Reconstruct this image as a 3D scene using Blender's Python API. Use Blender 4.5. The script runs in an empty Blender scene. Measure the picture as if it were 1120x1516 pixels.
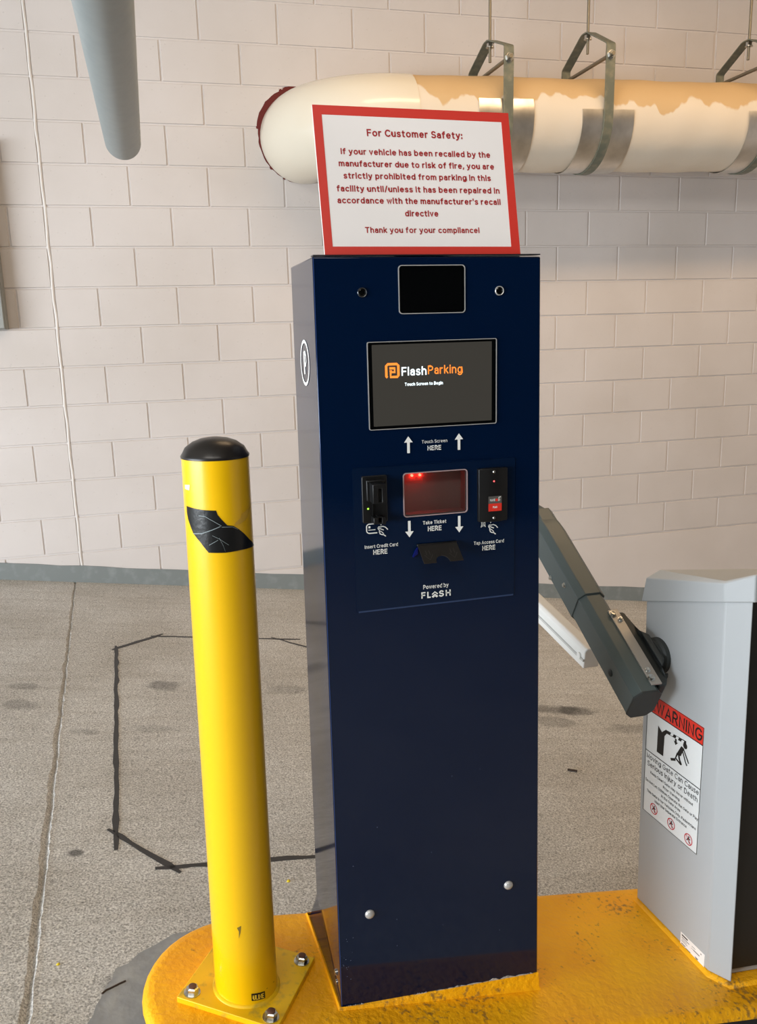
import bpy, bmesh, math, random
from mathutils import Vector, Matrix
random.seed(7)
PI = math.pi
sc = bpy.context.scene
COL = sc.collection
UP = 1.40                      # survey heights are measured from the lens, which stands 1.4 m above the lane

# ------------------------------------------------------------------ camera
YAW, PITCH, ROLL, FPX = 0.253107197, 0.213779421, -0.0268606042, 1249.44405
cy_, sy_, cp_, sp_ = math.cos(YAW), math.sin(YAW), math.cos(PITCH), math.sin(PITCH)
fwd = Vector((sy_*cp_, cy_*cp_, -sp_)); rt = Vector((cy_, -sy_, 0)); upv = rt.cross(fwd)
c_, s_ = math.cos(ROLL), math.sin(ROLL)
r2 = rt*c_ + upv*s_; u2 = upv*c_ - rt*s_
cam_d = bpy.data.cameras.new('camera'); cam = bpy.data.objects.new('camera', cam_d); COL.objects.link(cam)
cam_d.sensor_fit = 'VERTICAL'; cam_d.sensor_height = 36; cam_d.lens = FPX/1516*36
cam_d.clip_start = .02; cam_d.clip_end = 200
m = Matrix.Identity(4)
for i in range(3):
    m[i][0] = r2[i]; m[i][1] = u2[i]; m[i][2] = -fwd[i]
m[2][3] = UP
cam.matrix_world = m
sc.camera = cam

# ------------------------------------------------------------------ light and exposure
sc.view_settings.view_transform = 'Standard'; sc.view_settings.look = 'None'
sc.view_settings.gamma = 1; sc.view_settings.use_curve_mapping = False
sc.view_settings.exposure = 0.55
w = bpy.data.worlds.new('world'); sc.world = w; w.use_nodes = True
bg = w.node_tree.nodes['Background']; bg.inputs[0].default_value = (.80, .90, 1.0, 1); bg.inputs[1].default_value = 1.0

def area(name, loc, target, sx, sy, power, color):
    d = bpy.data.lights.new(name, 'AREA'); d.shape = 'RECTANGLE'; d.size = sx; d.size_y = sy
    d.energy = power; d.color = color
    o = bpy.data.objects.new(name, d); COL.objects.link(o); o.location = loc
    o.rotation_euler = (Vector(target)-Vector(loc)).to_track_quat('-Z', 'Y').to_euler()
    return o
area('daylight_opening', (-4.8, .2, 1.10), (.6, 3.0, .2), 4.4, 1.8, 390, (.87, .935, 1.0))
area('garage_lamp', (2.7, 3.0, 3.6), (2.7, 3.2, 0), 4.4, .35, 44, (1.0, .69, .40))
area('lane_lamp', (-.6, -1.0, 3.5), (.6, 1.5, .2), 2.4, .8, 37, (1.0, .95, .88))

# ------------------------------------------------------------------ helpers
def lin(c):
    return tuple((x/255/12.92 if x/255 <= .04045 else ((x/255+.055)/1.055)**2.4) for x in c)

def mat(name, rgb, rough=.5, metal=0, ior=1.45, bump=None, vary=None, emit=None, coat=0, spec=.5):
    """bump=(scale, strength, distance); vary=(scale, rgb2, low, high) mottles the paint with a second colour"""
    M = bpy.data.materials.new(name); M.use_nodes = True
    nt = M.node_tree; b = nt.nodes['Principled BSDF']
    col = lin(rgb)+(1,)
    b.inputs['Base Color'].default_value = col
    b.inputs['Roughness'].default_value = rough; b.inputs['Metallic'].default_value = metal
    b.inputs['IOR'].default_value = ior; b.inputs['Coat Weight'].default_value = coat
    b.inputs['Specular IOR Level'].default_value = spec
    tc = None
    if bump or vary:
        tc = nt.nodes.new('ShaderNodeTexCoord')
    if vary:
        n = nt.nodes.new('ShaderNodeTexNoise'); n.inputs['Scale'].default_value = vary[0]; n.inputs['Detail'].default_value = 6
        nt.links.new(tc.outputs['Object'], n.inputs['Vector'])
        r = nt.nodes.new('ShaderNodeValToRGB')
        r.color_ramp.elements[0].position = vary[2]; r.color_ramp.elements[0].color = col
        r.color_ramp.elements[1].position = vary[3]; r.color_ramp.elements[1].color = lin(vary[1])+(1,)
        nt.links.new(n.outputs['Fac'], r.inputs['Fac']); nt.links.new(r.outputs['Color'], b.inputs['Base Color'])
    if bump:
        n = nt.nodes.new('ShaderNodeTexNoise'); n.inputs['Scale'].default_value = bump[0]; n.inputs['Detail'].default_value = 5
        nt.links.new(tc.outputs['Object'], n.inputs['Vector'])
        bp = nt.nodes.new('ShaderNodeBump'); bp.inputs['Strength'].default_value = bump[1]; bp.inputs['Distance'].default_value = bump[2]
        nt.links.new(n.outputs['Fac'], bp.inputs['Height']); nt.links.new(bp.outputs['Normal'], b.inputs['Normal'])
    if emit:
        b.inputs['Emission Color'].default_value = lin(emit[0])+(1,); b.inputs['Emission Strength'].default_value = emit[1]
    return M

WL = {}
class MB:
    def __init__(s): s.v = []; s.f = []
    def add(s, vs, fs):
        k = len(s.v); s.v += [Vector(p) for p in vs]; s.f += [tuple(i+k for i in f) for f in fs]; return s
    def box(s, x0, x1, y0, y1, z0, z1):
        return s.hexa([(x0,y0,z0),(x1,y0,z0),(x1,y1,z0),(x0,y1,z0),(x0,y0,z1),(x1,y0,z1),(x1,y1,z1),(x0,y1,z1)])
    def hexa(s, p):
        return s.add(p, [(3,2,1,0),(4,5,6,7),(0,1,5,4),(1,2,6,5),(2,3,7,6),(3,0,4,7)])
    def loft(s, rings, caps=True, closed=True):
        n = len(rings[0]); k0 = []; vs = [p for r in rings for p in r]; fs = []
        for a in range(len(rings)-1):
            for i in range(n if closed else n-1):
                j = (i+1) % n
                fs.append((a*n+i, a*n+j, (a+1)*n+j, (a+1)*n+i))
        if caps:
            fs.append(tuple(reversed(range(n)))); fs.append(tuple(range((len(rings)-1)*n, len(rings)*n)))
        return s.add(vs, fs)
    def cyl(s, p0, p1, r0, r1=None, n=24, caps=True):
        p0, p1 = Vector(p0), Vector(p1); r1 = r0 if r1 is None else r1
        d = (p1-p0).normalized(); a = d.orthogonal().normalized(); b = d.cross(a)
        return s.loft([[p+(a*math.cos(2*PI*i/n)+b*math.sin(2*PI*i/n))*r for i in range(n)] for p, r in ((p0,r0),(p1,r1))], caps)
    def lathe(s, p0, d, prof, n=32):
        p0, d = Vector(p0), Vector(d).normalized(); a = d.orthogonal().normalized(); b = d.cross(a)
        return s.loft([[p0+d*h+(a*math.cos(2*PI*i/n)+b*math.sin(2*PI*i/n))*max(r,1e-5) for i in range(n)] for r, h in prof])
    def prism(s, poly, fr, d0, d1):                 # 2D outline on a frame, from height d0 to d1 along its normal
        return s.loft([[fr(x, y, d) for x, y in poly] for d in (d0, d1)])
    def strip(s, pts, wd, fr, d=0, closed=False):   # painted stroke on a frame
        n = len(pts); P = [Vector(p) for p in pts]; L, R = [], []
        for i in range(n):
            a = P[i-1] if (i or closed) else P[i]; b = P[(i+1) % n] if (i < n-1 or closed) else P[i]
            t = (b-a).normalized(); q = Vector((-t.y, t.x))*wd/2
            L.append(fr(*(P[i]+q), d)); R.append(fr(*(P[i]-q), d))
        k = len(L); fs = [(i, k+i, k+(i+1) % k, (i+1) % k) for i in range(k if closed else k-1)]
        return s.add(L+R, fs)
    def flat(s, poly, fr, d=0):
        return s.add([fr(x, y, d) for x, y in poly], [tuple(range(len(poly)))])
    def tube(s, pts, r, n=10):
        P = [Vector(p) for p in pts]; rings = []
        a = None
        for i, p in enumerate(P):
            t = (P[min(i+1, len(P)-1)]-P[max(i-1, 0)]).normalized()
            a = t.orthogonal().normalized() if a is None else (a-t*a.dot(t)).normalized()
            b = t.cross(a)
            rings.append([p+(a*math.cos(2*PI*k/n)+b*math.sin(2*PI*k/n))*r for k in range(n)])
        return s.loft(rings)
    def sweep(s, pts, sec, side):                   # section (side, up) carried along a path lying in one plane
        P = [Vector(p) for p in pts]; side = Vector(side); rings = []
        for i, p in enumerate(P):
            t = (P[min(i+1, len(P)-1)]-P[max(i-1, 0)]).normalized(); u = side.cross(t).normalized()
            rings.append([p+side*x+u*y for x, y in sec])
        return s.loft(rings)
    def build(s, name, M, parent=None, bevel=0, smooth=35, kind=None, seg=2):
        me = bpy.data.meshes.new(name)
        base = WL.get(parent.name, Vector((0,0,0))) if parent else Vector((0,0,0))
        off = Vector((0,0,UP))-base
        me.from_pydata([v+off for v in s.v], [], s.f); me.validate()
        bm = bmesh.new(); bm.from_mesh(me); bmesh.ops.recalc_face_normals(bm, faces=bm.faces); bm.to_mesh(me); bm.free()
        o = bpy.data.objects.new(name, me); COL.objects.link(o)
        if M: me.materials.append(M)
        if smooth:
            me.polygons.foreach_set('use_smooth', [True]*len(me.polygons)); me.set_sharp_from_angle(angle=math.radians(smooth))
        if bevel:
            bv = o.modifiers.new('bevel', 'BEVEL'); bv.width = bevel; bv.segments = seg; bv.limit_method = 'ANGLE'; bv.angle_limit = math.radians(30)
        if parent: o.parent = parent
        WL[o.name] = base.copy()
        if kind: o['kind'] = kind
        return o
def tag(o, label, cat, group=None):
    o['label'] = label; o['category'] = cat
    if group: o['group'] = group
    return o
def root(name, loc, label, cat, group=None):
    o = bpy.data.objects.new(name, None); COL.objects.link(o); o.empty_display_size = .1
    o.location = Vector(loc)+Vector((0,0,UP)); WL[o.name] = o.location.copy()
    return tag(o, label, cat, group)
def frame(O, u, v):
    O, u, v = Vector(O), Vector(u).normalized(), Vector(v).normalized(); n = u.cross(v)
    return lambda x, y, d=0: O+u*x+v*y+n*d
def rrect(x0, x1, y0, y1, r, n=5):
    P = []
    for cx, cy, a in ((x1-r,y1-r,0),(x0+r,y1-r,90),(x0+r,y0+r,180),(x1-r,y0+r,270)):
        for i in range(n+1):
            t = math.radians(a+90*i/n); P.append((cx+r*math.cos(t), cy+r*math.sin(t)))
    return P
def ring(mb, outer, inner, fr, d0, d1):             # frame-shaped plate between two outlines of equal length
    n = len(outer)
    vs = [fr(*p, d0) for p in outer]+[fr(*p, d1) for p in outer]+[fr(*p, d1) for p in inner]+[fr(*p, d0) for p in inner]
    fs = []
    for i in range(n):
        j = (i+1) % n
        for a in range(4):
            b = (a+1) % 4; fs.append((a*n+i, a*n+j, b*n+j, b*n+i))
    return mb.add(vs, fs)
def circle(cx, cy, r, n=28): return [(cx+r*math.cos(2*PI*i/n), cy+r*math.sin(2*PI*i/n)) for i in range(n)]

# lettering: plain sans capitals and small letters drawn as pen strokes (capital height 1)
def A_(cx, cy, rx, ry, a0, a1):
    n = max(3, int(abs(a1-a0)/22))
    return [(cx+rx*math.cos(math.radians(a0+(a1-a0)*i/n)), cy+ry*math.sin(math.radians(a0+(a1-a0)*i/n))) for i in range(n+1)]
X_ = .72
arch = lambda x, w: [(x, .40)]+A_(x+w/2, .44, w/2, .28, 175, 0)+[(x+w, 0)]
GLY = {
 'a': [[(.03,.57)]+A_(.23,.50,.20,.22,140,0)+[(.43,0)], [(.43,.42),(.22,.42)]+A_(.19,.205,.19,.205,90,270)+[(.30,.02),(.43,.15)]],
 'b': [[(0,0),(0,1.02)], A_(.26,.36,.26,.36,180,540)], 'c': [A_(.28,.36,.28,.36,48,312)], 'd': [[(.52,0),(.52,1.02)], A_(.26,.36,.26,.36,0,360)],
 'e': [[(.02,.38)]+[(.53,.38)]+A_(.27,.36,.26,.36,8,312)], 'f': [[(.12,0),(.12,.80)]+A_(.28,.82,.16,.20,180,75), [(0,.70),(.32,.70)]],
 'g': [A_(.26,.36,.26,.36,0,360), [(.52,.72),(.52,-.04)]+A_(.26,-.04,.26,.23,0,-150)], 'h': [[(0,0),(0,1.02)], arch(0,.47)],
 'i': [[(0,0),(0,.72)], [(0,.90),(0,1.03)]], 'j': [[(.1,.72),(.1,-.12)]+A_(-.02,-.12,.12,.14,0,-95), [(.1,.90),(.1,1.03)]],
 'k': [[(0,0),(0,1.02)], [(.42,.72),(.03,.30)], [(.15,.42),(.45,0)]], 'l': [[(0,0),(0,1.02)]],
 'm': [[(0,0),(0,.72)], arch(0,.40), arch(.40,.40)], 'n': [[(0,0),(0,.72)], arch(0,.47)], 'o': [A_(.28,.36,.28,.36,0,360)],
 'p': [[(0,-.28),(0,.72)], A_(.26,.36,.26,.36,180,540)], 'r': [[(0,0),(0,.72)], [(0,.40)]+A_(.22,.44,.22,.28,175,72)],
 's': [A_(.22,.54,.20,.18,32,270)+A_(.21,.18,.22,.18,80,-150)], 't': [[(.12,.94),(.12,.17)]+A_(.26,.16,.14,.16,180,285), [(0,.70),(.31,.70)]],
 'u': [[(0,.72),(0,.28)]+A_(.235,.28,.235,.28,180,355), [(.47,.72),(.47,0)]], 'v': [[(0,.72),(.24,0),(.48,.72)]],
 'w': [[(0,.72),(.18,0),(.36,.70),(.54,0),(.72,.72)]], 'y': [[(0,.72),(.25,.02)], [(.50,.72),(.21,-.14),(.13,-.25),(.0,-.27)]],
 'A': [[(0,0),(.34,1),(.68,0)], [(.12,.32),(.56,.32)]], 'B': [[(0,0),(0,1),(.30,1)]+A_(.30,.76,.22,.24,90,-90)+[(0,.52)], [(.30,.52)]+A_(.32,.26,.25,.26,90,-90)+[(0,0)]],
 'C': [A_(.38,.5,.38,.5,44,316)], 'D': [[(0,0),(0,1),(.26,1)]+A_(.26,.5,.37,.5,90,-90)+[(0,0)]], 'E': [[(.50,1),(0,1),(0,0),(.50,0)], [(0,.52),(.46,.52)]],
 'F': [[(.48,1),(0,1),(0,0)], [(0,.50),(.43,.50)]], 'G': [A_(.38,.5,.38,.5,44,335)+[(.74,.46),(.44,.46)]], 'H': [[(0,0),(0,1)], [(.58,0),(.58,1)], [(0,.52),(.58,.52)]],
 'I': [[(0,0),(0,1)]], 'K': [[(0,0),(0,1)], [(.56,1),(.02,.36)], [(.20,.57),(.58,0)]], 'L': [[(0,1),(0,0),(.46,0)]], 'M': [[(0,0),(0,1),(.36,.08),(.72,1),(.72,0)]],
 'N': [[(0,0),(0,1),(.58,0),(.58,1)]], 'O': [A_(.40,.5,.40,.5,0,360)], 'P': [[(0,0),(0,1),(.30,1)]+A_(.30,.73,.26,.27,90,-90)+[(0,.46)]],
 'R': [[(0,0),(0,1),(.30,1)]+A_(.30,.74,.25,.26,90,-90)+[(0,.48)], [(.30,.48),(.58,0)]], 'S': [A_(.29,.75,.26,.25,28,268)+A_(.28,.25,.29,.25,82,-152)],
 'T': [[(0,1),(.62,1)], [(.31,1),(.31,0)]], 'U': [[(0,1),(0,.30)]+A_(.28,.30,.28,.30,180,360)+[(.56,1)]], 'V': [[(0,1),(.32,0),(.64,1)]], 'W': [[(0,1),(.22,0),(.45,.95),(.68,0),(.90,1)]],
 ':': [[(0,0),(0,.13)], [(0,.55),(0,.68)]], ',': [[(.04,.10),(-.02,-.16)]], '.': [[(0,0),(0,.13)]], '/': [[(0,-.06),(.32,1.06)]], "'": [[(0,1.02),(0,.76)]], '!': [[(0,1.02),(0,.30)], [(0,0),(0,.13)]],
}
def text(mb, body, x0, x1, base, cap, fr, d, pen=.16):
    """one line of lettering filling x0..x1 with its baseline at base and capital height cap; pen is the stroke width"""
    x, S = 0, []
    for ch in body:
        if ch == ' ': x += .36; continue
        g = GLY[ch]; mx = max(p[0] for q in g for p in q)
        S += [[(x+a, b) for a, b in q] for q in g]
        x += mx+.17+pen*.95
    X1 = max(p[0] for q in S for p in q); w_ = pen*cap
    k = (x1-x0-w_)/X1; ky = cap*(1-pen)
    for q in S:
        P = [Vector((x0+w_/2+a*k, base+w_/2+b*ky)) for a, b in q]; n = len(P)
        cl = (P[0]-P[-1]).length < 1e-6
        if cl: P = P[:-1]; n -= 1
        else:                                           # pen ends reach half a stroke past the centre line
            P[0] = P[0]+(P[0]-P[1]).normalized()*w_*.42; P[-1] = P[-1]+(P[-1]-P[-2]).normalized()*w_*.42
        L, R = [], []
        for i in range(n):
            t0 = (P[i]-P[i-1]).normalized() if (i or cl) else None
            t1 = (P[(i+1) % n]-P[i]).normalized() if (i < n-1 or cl) else None
            t0 = t0 or t1; t1 = t1 or t0
            t = (t0+t1); t = t.normalized() if t.length > 1e-4 else t1
            m_ = min(1.9, 1/max(.2, t.dot(t1)))
            o_ = Vector((-t.y, t.x))*w_/2*m_; L.append(fr(*(P[i]+o_), d)); R.append(fr(*(P[i]-o_), d))
        mb.add(L+R, [(i, n+i, n+(i+1) % n, (i+1) % n) for i in range(n if cl else n-1)])
    return mb

# ------------------------------------------------------------------ materials
NAVY = mat('navy_powder_coat', (1, 19, 46), .08, ior=1.46, bump=(350, .04, .0004))
NAVY2 = mat('navy_vinyl', (4, 22, 47), .18, ior=1.44)
BLACK = mat('black_plastic', (14, 14, 15), .42, bump=(900, .1, .0004))
BLACKG = mat('black_glass', (3, 4, 5), .06)
RUBBER = mat('black_dome_plastic', (32, 29, 27), .32, bump=(300, .06, .0006))
SILVER = mat('brushed_metal_rim', (196, 194, 190), .36, metal=.45)
STEEL = mat('zinc_bolt', (205, 207, 205), .28, metal=1, vary=(60, (150,148,140), .45, .7))
GALV = mat('galvanised_sheet', (226, 222, 214), .34, metal=1, bump=(12, .12, .004), vary=(9, (196,192,184), .4, .7))
HANG = mat('grey_green_painted_steel', (112, 116, 104), .5, metal=.25, vary=(30, (140,138,120), .45, .75))
ROD = mat('dull_threaded_steel', (135, 128, 112), .45, metal=.7, bump=(600, .4, .001))
WHITE = mat('white_vinyl_print', (235, 235, 230), .5)
CARD = mat('white_sign_face', (238, 232, 228), .45)
RED = mat('red_sign_border', (205, 52, 40), .45)
REDTX = mat('dark_red_print', (165, 30, 34), .5)
YEL = mat('yellow_powder_coat', (242, 190, 2), .30, ior=1.5, bump=(260, .06, .0006), coat=.25)
YPLATE = mat('worn_yellow_plate', (240, 192, 14), .42, vary=(45, (196,160,50), .55, .72), bump=(70, .25, .001))
GREYPVC = mat('grey_pvc', (138, 146, 146), .42, vary=(30, (132,140,141), .4, .7))
CAB = mat('light_grey_powder_coat', (172, 176, 178), .5, bump=(420, .08, .0005))
DOORB = mat('charcoal_door_paint', (30, 29, 27), .5)
ARM = mat('slate_grey_aluminium', (74, 84, 84), .40, bump=(500, .04, .0004))
CAST = mat('charcoal_casting', (42, 46, 46), .55, bump=(300, .12, .0006))
BOOM = mat('white_boom_aluminium', (236, 236, 232), .3)
BTXT = mat('black_print', (22, 20, 20), .5)
WARN = mat('warning_red_print', (215, 48, 34), .5)
STK = mat('white_sticker_vinyl', (226, 230, 230), .4)

def wall_paint():
    M = mat('painted_block', (214, 203, 196), .62)
    nt = M.node_tree; b = nt.nodes['Principled BSDF']; tc = nt.nodes.new('ShaderNodeTexCoord')
    n1 = nt.nodes.new('ShaderNodeTexNoise'); n1.inputs['Scale'].default_value = 1.3; n1.inputs['Detail'].default_value = 4
    r1 = nt.nodes.new('ShaderNodeValToRGB'); r1.color_ramp.elements[0].position = .3; r1.color_ramp.elements[1].position = .7
    r1.color_ramp.elements[0].color = lin((204,196,190))+(1,); r1.color_ramp.elements[1].color = lin((216,209,205))+(1,)
    n2 = nt.nodes.new('ShaderNodeTexNoise'); n2.inputs['Scale'].default_value = 55; n2.inputs['Detail'].default_value = 6
    n3 = nt.nodes.new('ShaderNodeTexVoronoi'); n3.inputs['Scale'].default_value = 34
    r3 = nt.nodes.new('ShaderNodeValToRGB'); r3.color_ramp.elements[0].position = .03; r3.color_ramp.elements[1].position = .11
    mx = nt.nodes.new('ShaderNodeMath'); mx.operation = 'MULTIPLY_ADD'; mx.inputs[1].default_value = .35
    for n in (n1, n2, n3): nt.links.new(tc.outputs['Object'], n.inputs['Vector'])
    nt.links.new(n1.outputs['Fac'], r1.inputs['Fac']); nt.links.new(r1.outputs['Color'], b.inputs['Base Color'])
    nt.links.new(n3.outputs['Distance'], r3.inputs['Fac'])
    nt.links.new(n2.outputs['Fac'], mx.inputs[0]); nt.links.new(r3.outputs['Color'], mx.inputs[2])
    bp = nt.nodes.new('ShaderNodeBump'); bp.inputs['Strength'].default_value = .5; bp.inputs['Distance'].default_value = .0025
    nt.links.new(mx.outputs[0], bp.inputs['Height']); nt.links.new(bp.outputs['Normal'], b.inputs['Normal'])
    return M
WALL = wall_paint()

def concrete():
    M = mat('broomed_concrete', (150, 146, 138), .85)
    nt = M.node_tree; b = nt.nodes['Principled BSDF']; N = nt.nodes.new; L = nt.links.new
    tc = N('ShaderNodeTexCoord')
    fine = N('ShaderNodeTexNoise'); fine.inputs['Scale'].default_value = 190; fine.inputs['Detail'].default_value = 4; fine.inputs['Roughness'].default_value = .7
    big = N('ShaderNodeTexNoise'); big.inputs['Scale'].default_value = 2.2; big.inputs['Detail'].default_value = 6
    mp = N('ShaderNodeMapping'); mp.inputs['Scale'].default_value = (1.2, 9, 1)
    drag = N('ShaderNodeTexNoise'); drag.inputs['Scale'].default_value = 2.5; drag.inputs['Detail'].default_value = 5
    L(tc.outputs['Object'], mp.inputs['Vector']); L(mp.outputs['Vector'], drag.inputs['Vector'])
    for n in (fine, big): L(tc.outputs['Object'], n.inputs['Vector'])
    rf = N('ShaderNodeValToRGB'); rf.color_ramp.elements[0].position = .32; rf.color_ramp.elements[1].position = .66
    rf.color_ramp.elements[0].color = lin((118,117,114))+(1,); rf.color_ramp.elements[1].color = lin((238,237,233))+(1,)
    L(fine.outputs['Fac'], rf.inputs['Fac'])
    rb = N('ShaderNodeValToRGB'); rb.color_ramp.elements[0].position = .33; rb.color_ramp.elements[1].position = .62
    rb.color_ramp.elements[0].color = (.84,.825,.80,1); rb.color_ramp.elements[1].color = (1,1,1,1)
    L(big.outputs['Fac'], rb.inputs['Fac'])
    rd = N('ShaderNodeValToRGB'); rd.color_ramp.elements[0].position = .30; rd.color_ramp.elements[1].position = .55
    rd.color_ramp.elements[0].color = (.90,.89,.875,1); rd.color_ramp.elements[1].color = (1,1,1,1)
    L(drag.outputs['Fac'], rd.inputs['Fac'])
    def mul(a, c):
        q = N('ShaderNodeMix'); q.data_type = 'RGBA'; q.blend_type = 'MULTIPLY'; q.inputs[0].default_value = 1
        L(a, q.inputs[6]); L(c, q.inputs[7]); return q.outputs[2]
    col = mul(mul(rf.outputs['Color'], rb.outputs['Color']), rd.outputs['Color'])
    # oil drips of their own shape: (x, y, half-length x, half-length y, darkness)
    sep = N('ShaderNodeSeparateXYZ'); L(tc.outputs['Object'], sep.inputs[0])
    wob = N('ShaderNodeTexNoise'); wob.inputs['Scale'].default_value = 14; L(tc.outputs['Object'], wob.inputs['Vector'])
    def mth(op, a, c):
        q = N('ShaderNodeMath'); q.operation = op
        for i, t in enumerate((a, c)):
            if isinstance(t, (int, float)): q.inputs[i].default_value = t
            else: L(t, q.inputs[i])
        return q.outputs[0]
    for x, y, a, c, k in ((-.06,3.34,.07,.05,.55),(-.585,3.337,.06,.045,.7),(-.563,3.165,.06,.045,.7),(1.56,3.09,.10,.05,.5),(1.66,3.08,.09,.045,.5),
                          (1.50,2.97,.09,.06,.7),(1.81,2.89,.11,.05,.7),(-.306,2.19,.022,.016,.3),(.44,3.31,.09,.05,.75),(-.17,1.69,.05,.03,.6),(-.33,2.93,.05,.03,.75),(-.1,2.95,.09,.03,.8)):
        ex = mth('DIVIDE', mth('SUBTRACT', sep.outputs[0], x), a); ey = mth('DIVIDE', mth('SUBTRACT', sep.outputs[1], y), c)
        dd = mth('ADD', mth('SQRT', mth('ADD', mth('MULTIPLY', ex, ex), mth('MULTIPLY', ey, ey)), 0), mth('MULTIPLY', mth('SUBTRACT', wob.outputs['Fac'], .5), 1.6))
        mr = N('ShaderNodeMapRange'); mr.inputs[1].default_value = .65; mr.inputs[2].default_value = 1.15; mr.inputs[3].default_value = k; mr.inputs[4].default_value = 1
        L(dd, mr.inputs[0])
        col = mul(col, mr.outputs[0])
    L(col, b.inputs['Base Color'])
    bp = N('ShaderNodeBump'); bp.inputs['Strength'].default_value = .8; bp.inputs['Distance'].default_value = .004
    L(fine.outputs['Fac'], bp.inputs['Height']); L(bp.outputs['Normal'], b.inputs['Normal'])
    return M
CONC = concrete()
BAND = mat('grey_wall_base_paint', (126, 132, 131), .6, bump=(60, .25, .002), vary=(20, (140,146,146), .5, .75))
CEIL = mat('ceiling_concrete', (150, 142, 130), .8)
DIM = mat('dim_added_wall', (60, 58, 55), .85)  # dark grey for the unseen lintel and front wall added to shape the light

def island_paint():
    M = mat('chipped_yellow_kerb_paint', (244, 164, 8), .48)
    nt = M.node_tree; b = nt.nodes['Principled BSDF']; N = nt.nodes.new; L = nt.links.new
    tc = N('ShaderNodeTexCoord')
    a = N('ShaderNodeTexNoise'); a.inputs['Scale'].default_value = 4.5; a.inputs['Detail'].default_value = 3
    f = N('ShaderNodeTexNoise'); f.inputs['Scale'].default_value = 95; f.inputs['Detail'].default_value = 6
    t = N('ShaderNodeTexNoise'); t.inputs['Scale'].default_value = 8; t.inputs['Detail'].default_value = 4
    for n in (a, f, t): L(tc.outputs['Object'], n.inputs['Vector'])
    m1 = N('ShaderNodeMath'); m1.operation = 'MULTIPLY_ADD'; m1.inputs[1].default_value = .55
    L(a.outputs['Fac'], m1.inputs[0])
    m0 = N('ShaderNodeMath'); m0.operation = 'MULTIPLY'; m0.inputs[1].default_value = .45; L(f.outputs['Fac'], m0.inputs[0]); L(m0.outputs[0], m1.inputs[2])
    r = N('ShaderNodeValToRGB'); r.color_ramp.elements[0].position = .565; r.color_ramp.elements[1].position = .63
    r.color_ramp.elements[0].color = (0,0,0,1); r.color_ramp.elements[1].color = (.75,.75,.75,1); L(m1.outputs[0], r.inputs['Fac'])
    base = N('ShaderNodeValToRGB'); base.color_ramp.elements[0].position = .35; base.color_ramp.elements[1].position = .65
    base.color_ramp.elements[0].color = lin((250,182,6))+(1,); base.color_ramp.elements[1].color = lin((243,168,6))+(1,); L(t.outputs['Fac'], base.inputs['Fac'])
    q = N('ShaderNodeMix'); q.data_type = 'RGBA'; L(r.outputs['Color'], q.inputs[0]); L(base.outputs['Color'], q.inputs[6]); q.inputs[7].default_value = lin((120,92,52))+(1,)
    L(q.outputs[2], b.inputs['Base Color'])
    bp = N('ShaderNodeBump'); bp.inputs['Strength'].default_value = .8; bp.inputs['Distance'].default_value = .004
    mb = N('ShaderNodeTexNoise'); mb.inputs['Scale'].default_value = 75; mb.inputs['Detail'].default_value = 4; L(tc.outputs['Object'], mb.inputs['Vector'])
    L(mb.outputs['Fac'], bp.inputs['Height']); L(bp.outputs['Normal'], b.inputs['Normal'])
    return M
ISL = island_paint()
KERBBLK = mat('black_kerb_paint', (30, 30, 32), .55, bump=(60, .3, .002))

def canvas():
    M = mat('canvas_lagging', (230, 222, 205), .6)
    nt = M.node_tree; b = nt.nodes['Principled BSDF']; N = nt.nodes.new; L = nt.links.new
    tc = N('ShaderNodeTexCoord'); sep = N('ShaderNodeSeparateXYZ'); L(tc.outputs['Object'], sep.inputs[0])
    n = N('ShaderNodeTexNoise'); n.inputs['Scale'].default_value = 6; n.inputs['Detail'].default_value = 7; L(tc.outputs['Object'], n.inputs['Vector'])
    mp = N('ShaderNodeMapping'); mp.inputs['Scale'].default_value = (3.2, .3, .3); L(tc.outputs['Object'], mp.inputs['Vector'])
    n2 = N('ShaderNodeTexNoise'); n2.inputs['Scale'].default_value = 1.6; n2.inputs['Detail'].default_value = 3; L(mp.outputs['Vector'], n2.inputs['Vector'])
    # unpainted tan cloth over the crown, ragged white paint below; the pipe rises 2 cm per metre
    def mth(op, a, c):
        q = N('ShaderNodeMath'); q.operation = op
        for i, t in enumerate((a, c)):
            if isinstance(t, (int, float)): q.inputs[i].default_value = t
            else: L(t, q.inputs[i])
        return q.outputs[0]
    z = mth('SUBTRACT', sep.outputs[2], mth('MULTIPLY', sep.outputs[0], .02))
    z = mth('ADD', z, mth('MULTIPLY', mth('SUBTRACT', n.outputs['Fac'], .5), .10))
    z = mth('ADD', z, mth('MULTIPLY', mth('SUBTRACT', n2.outputs['Fac'], .5), .34))
    r = N('ShaderNodeValToRGB'); r.color_ramp.elements[0].position = .075; r.color_ramp.elements[1].position = .087
    r.color_ramp.elements[0].color = lin((224,214,198))+(1,); r.color_ramp.elements[1].color = lin((206,176,132))+(1,)
    L(z, r.inputs['Fac']); L(r.outputs['Color'], b.inputs['Base Color'])
    bp = N('ShaderNodeBump'); bp.inputs['Strength'].default_value = .4; bp.inputs['Distance'].default_value = .012
    L(n.outputs['Fac'], bp.inputs['Height']); L(bp.outputs['Normal'], b.inputs['Normal'])
    return M
CANVAS = canvas()
PVC = mat('glossy_ivory_pvc', (228, 220, 202), .22, coat=.3)

# ------------------------------------------------------------------ structure
D = 4.828                                             # wall plane
XW0, ZW0, B = 3.00489867, .657003420, .2032
def floor_z(x): return -1.41-.141*x
def isl_z(x): return -1.2392-.14*x

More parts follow.
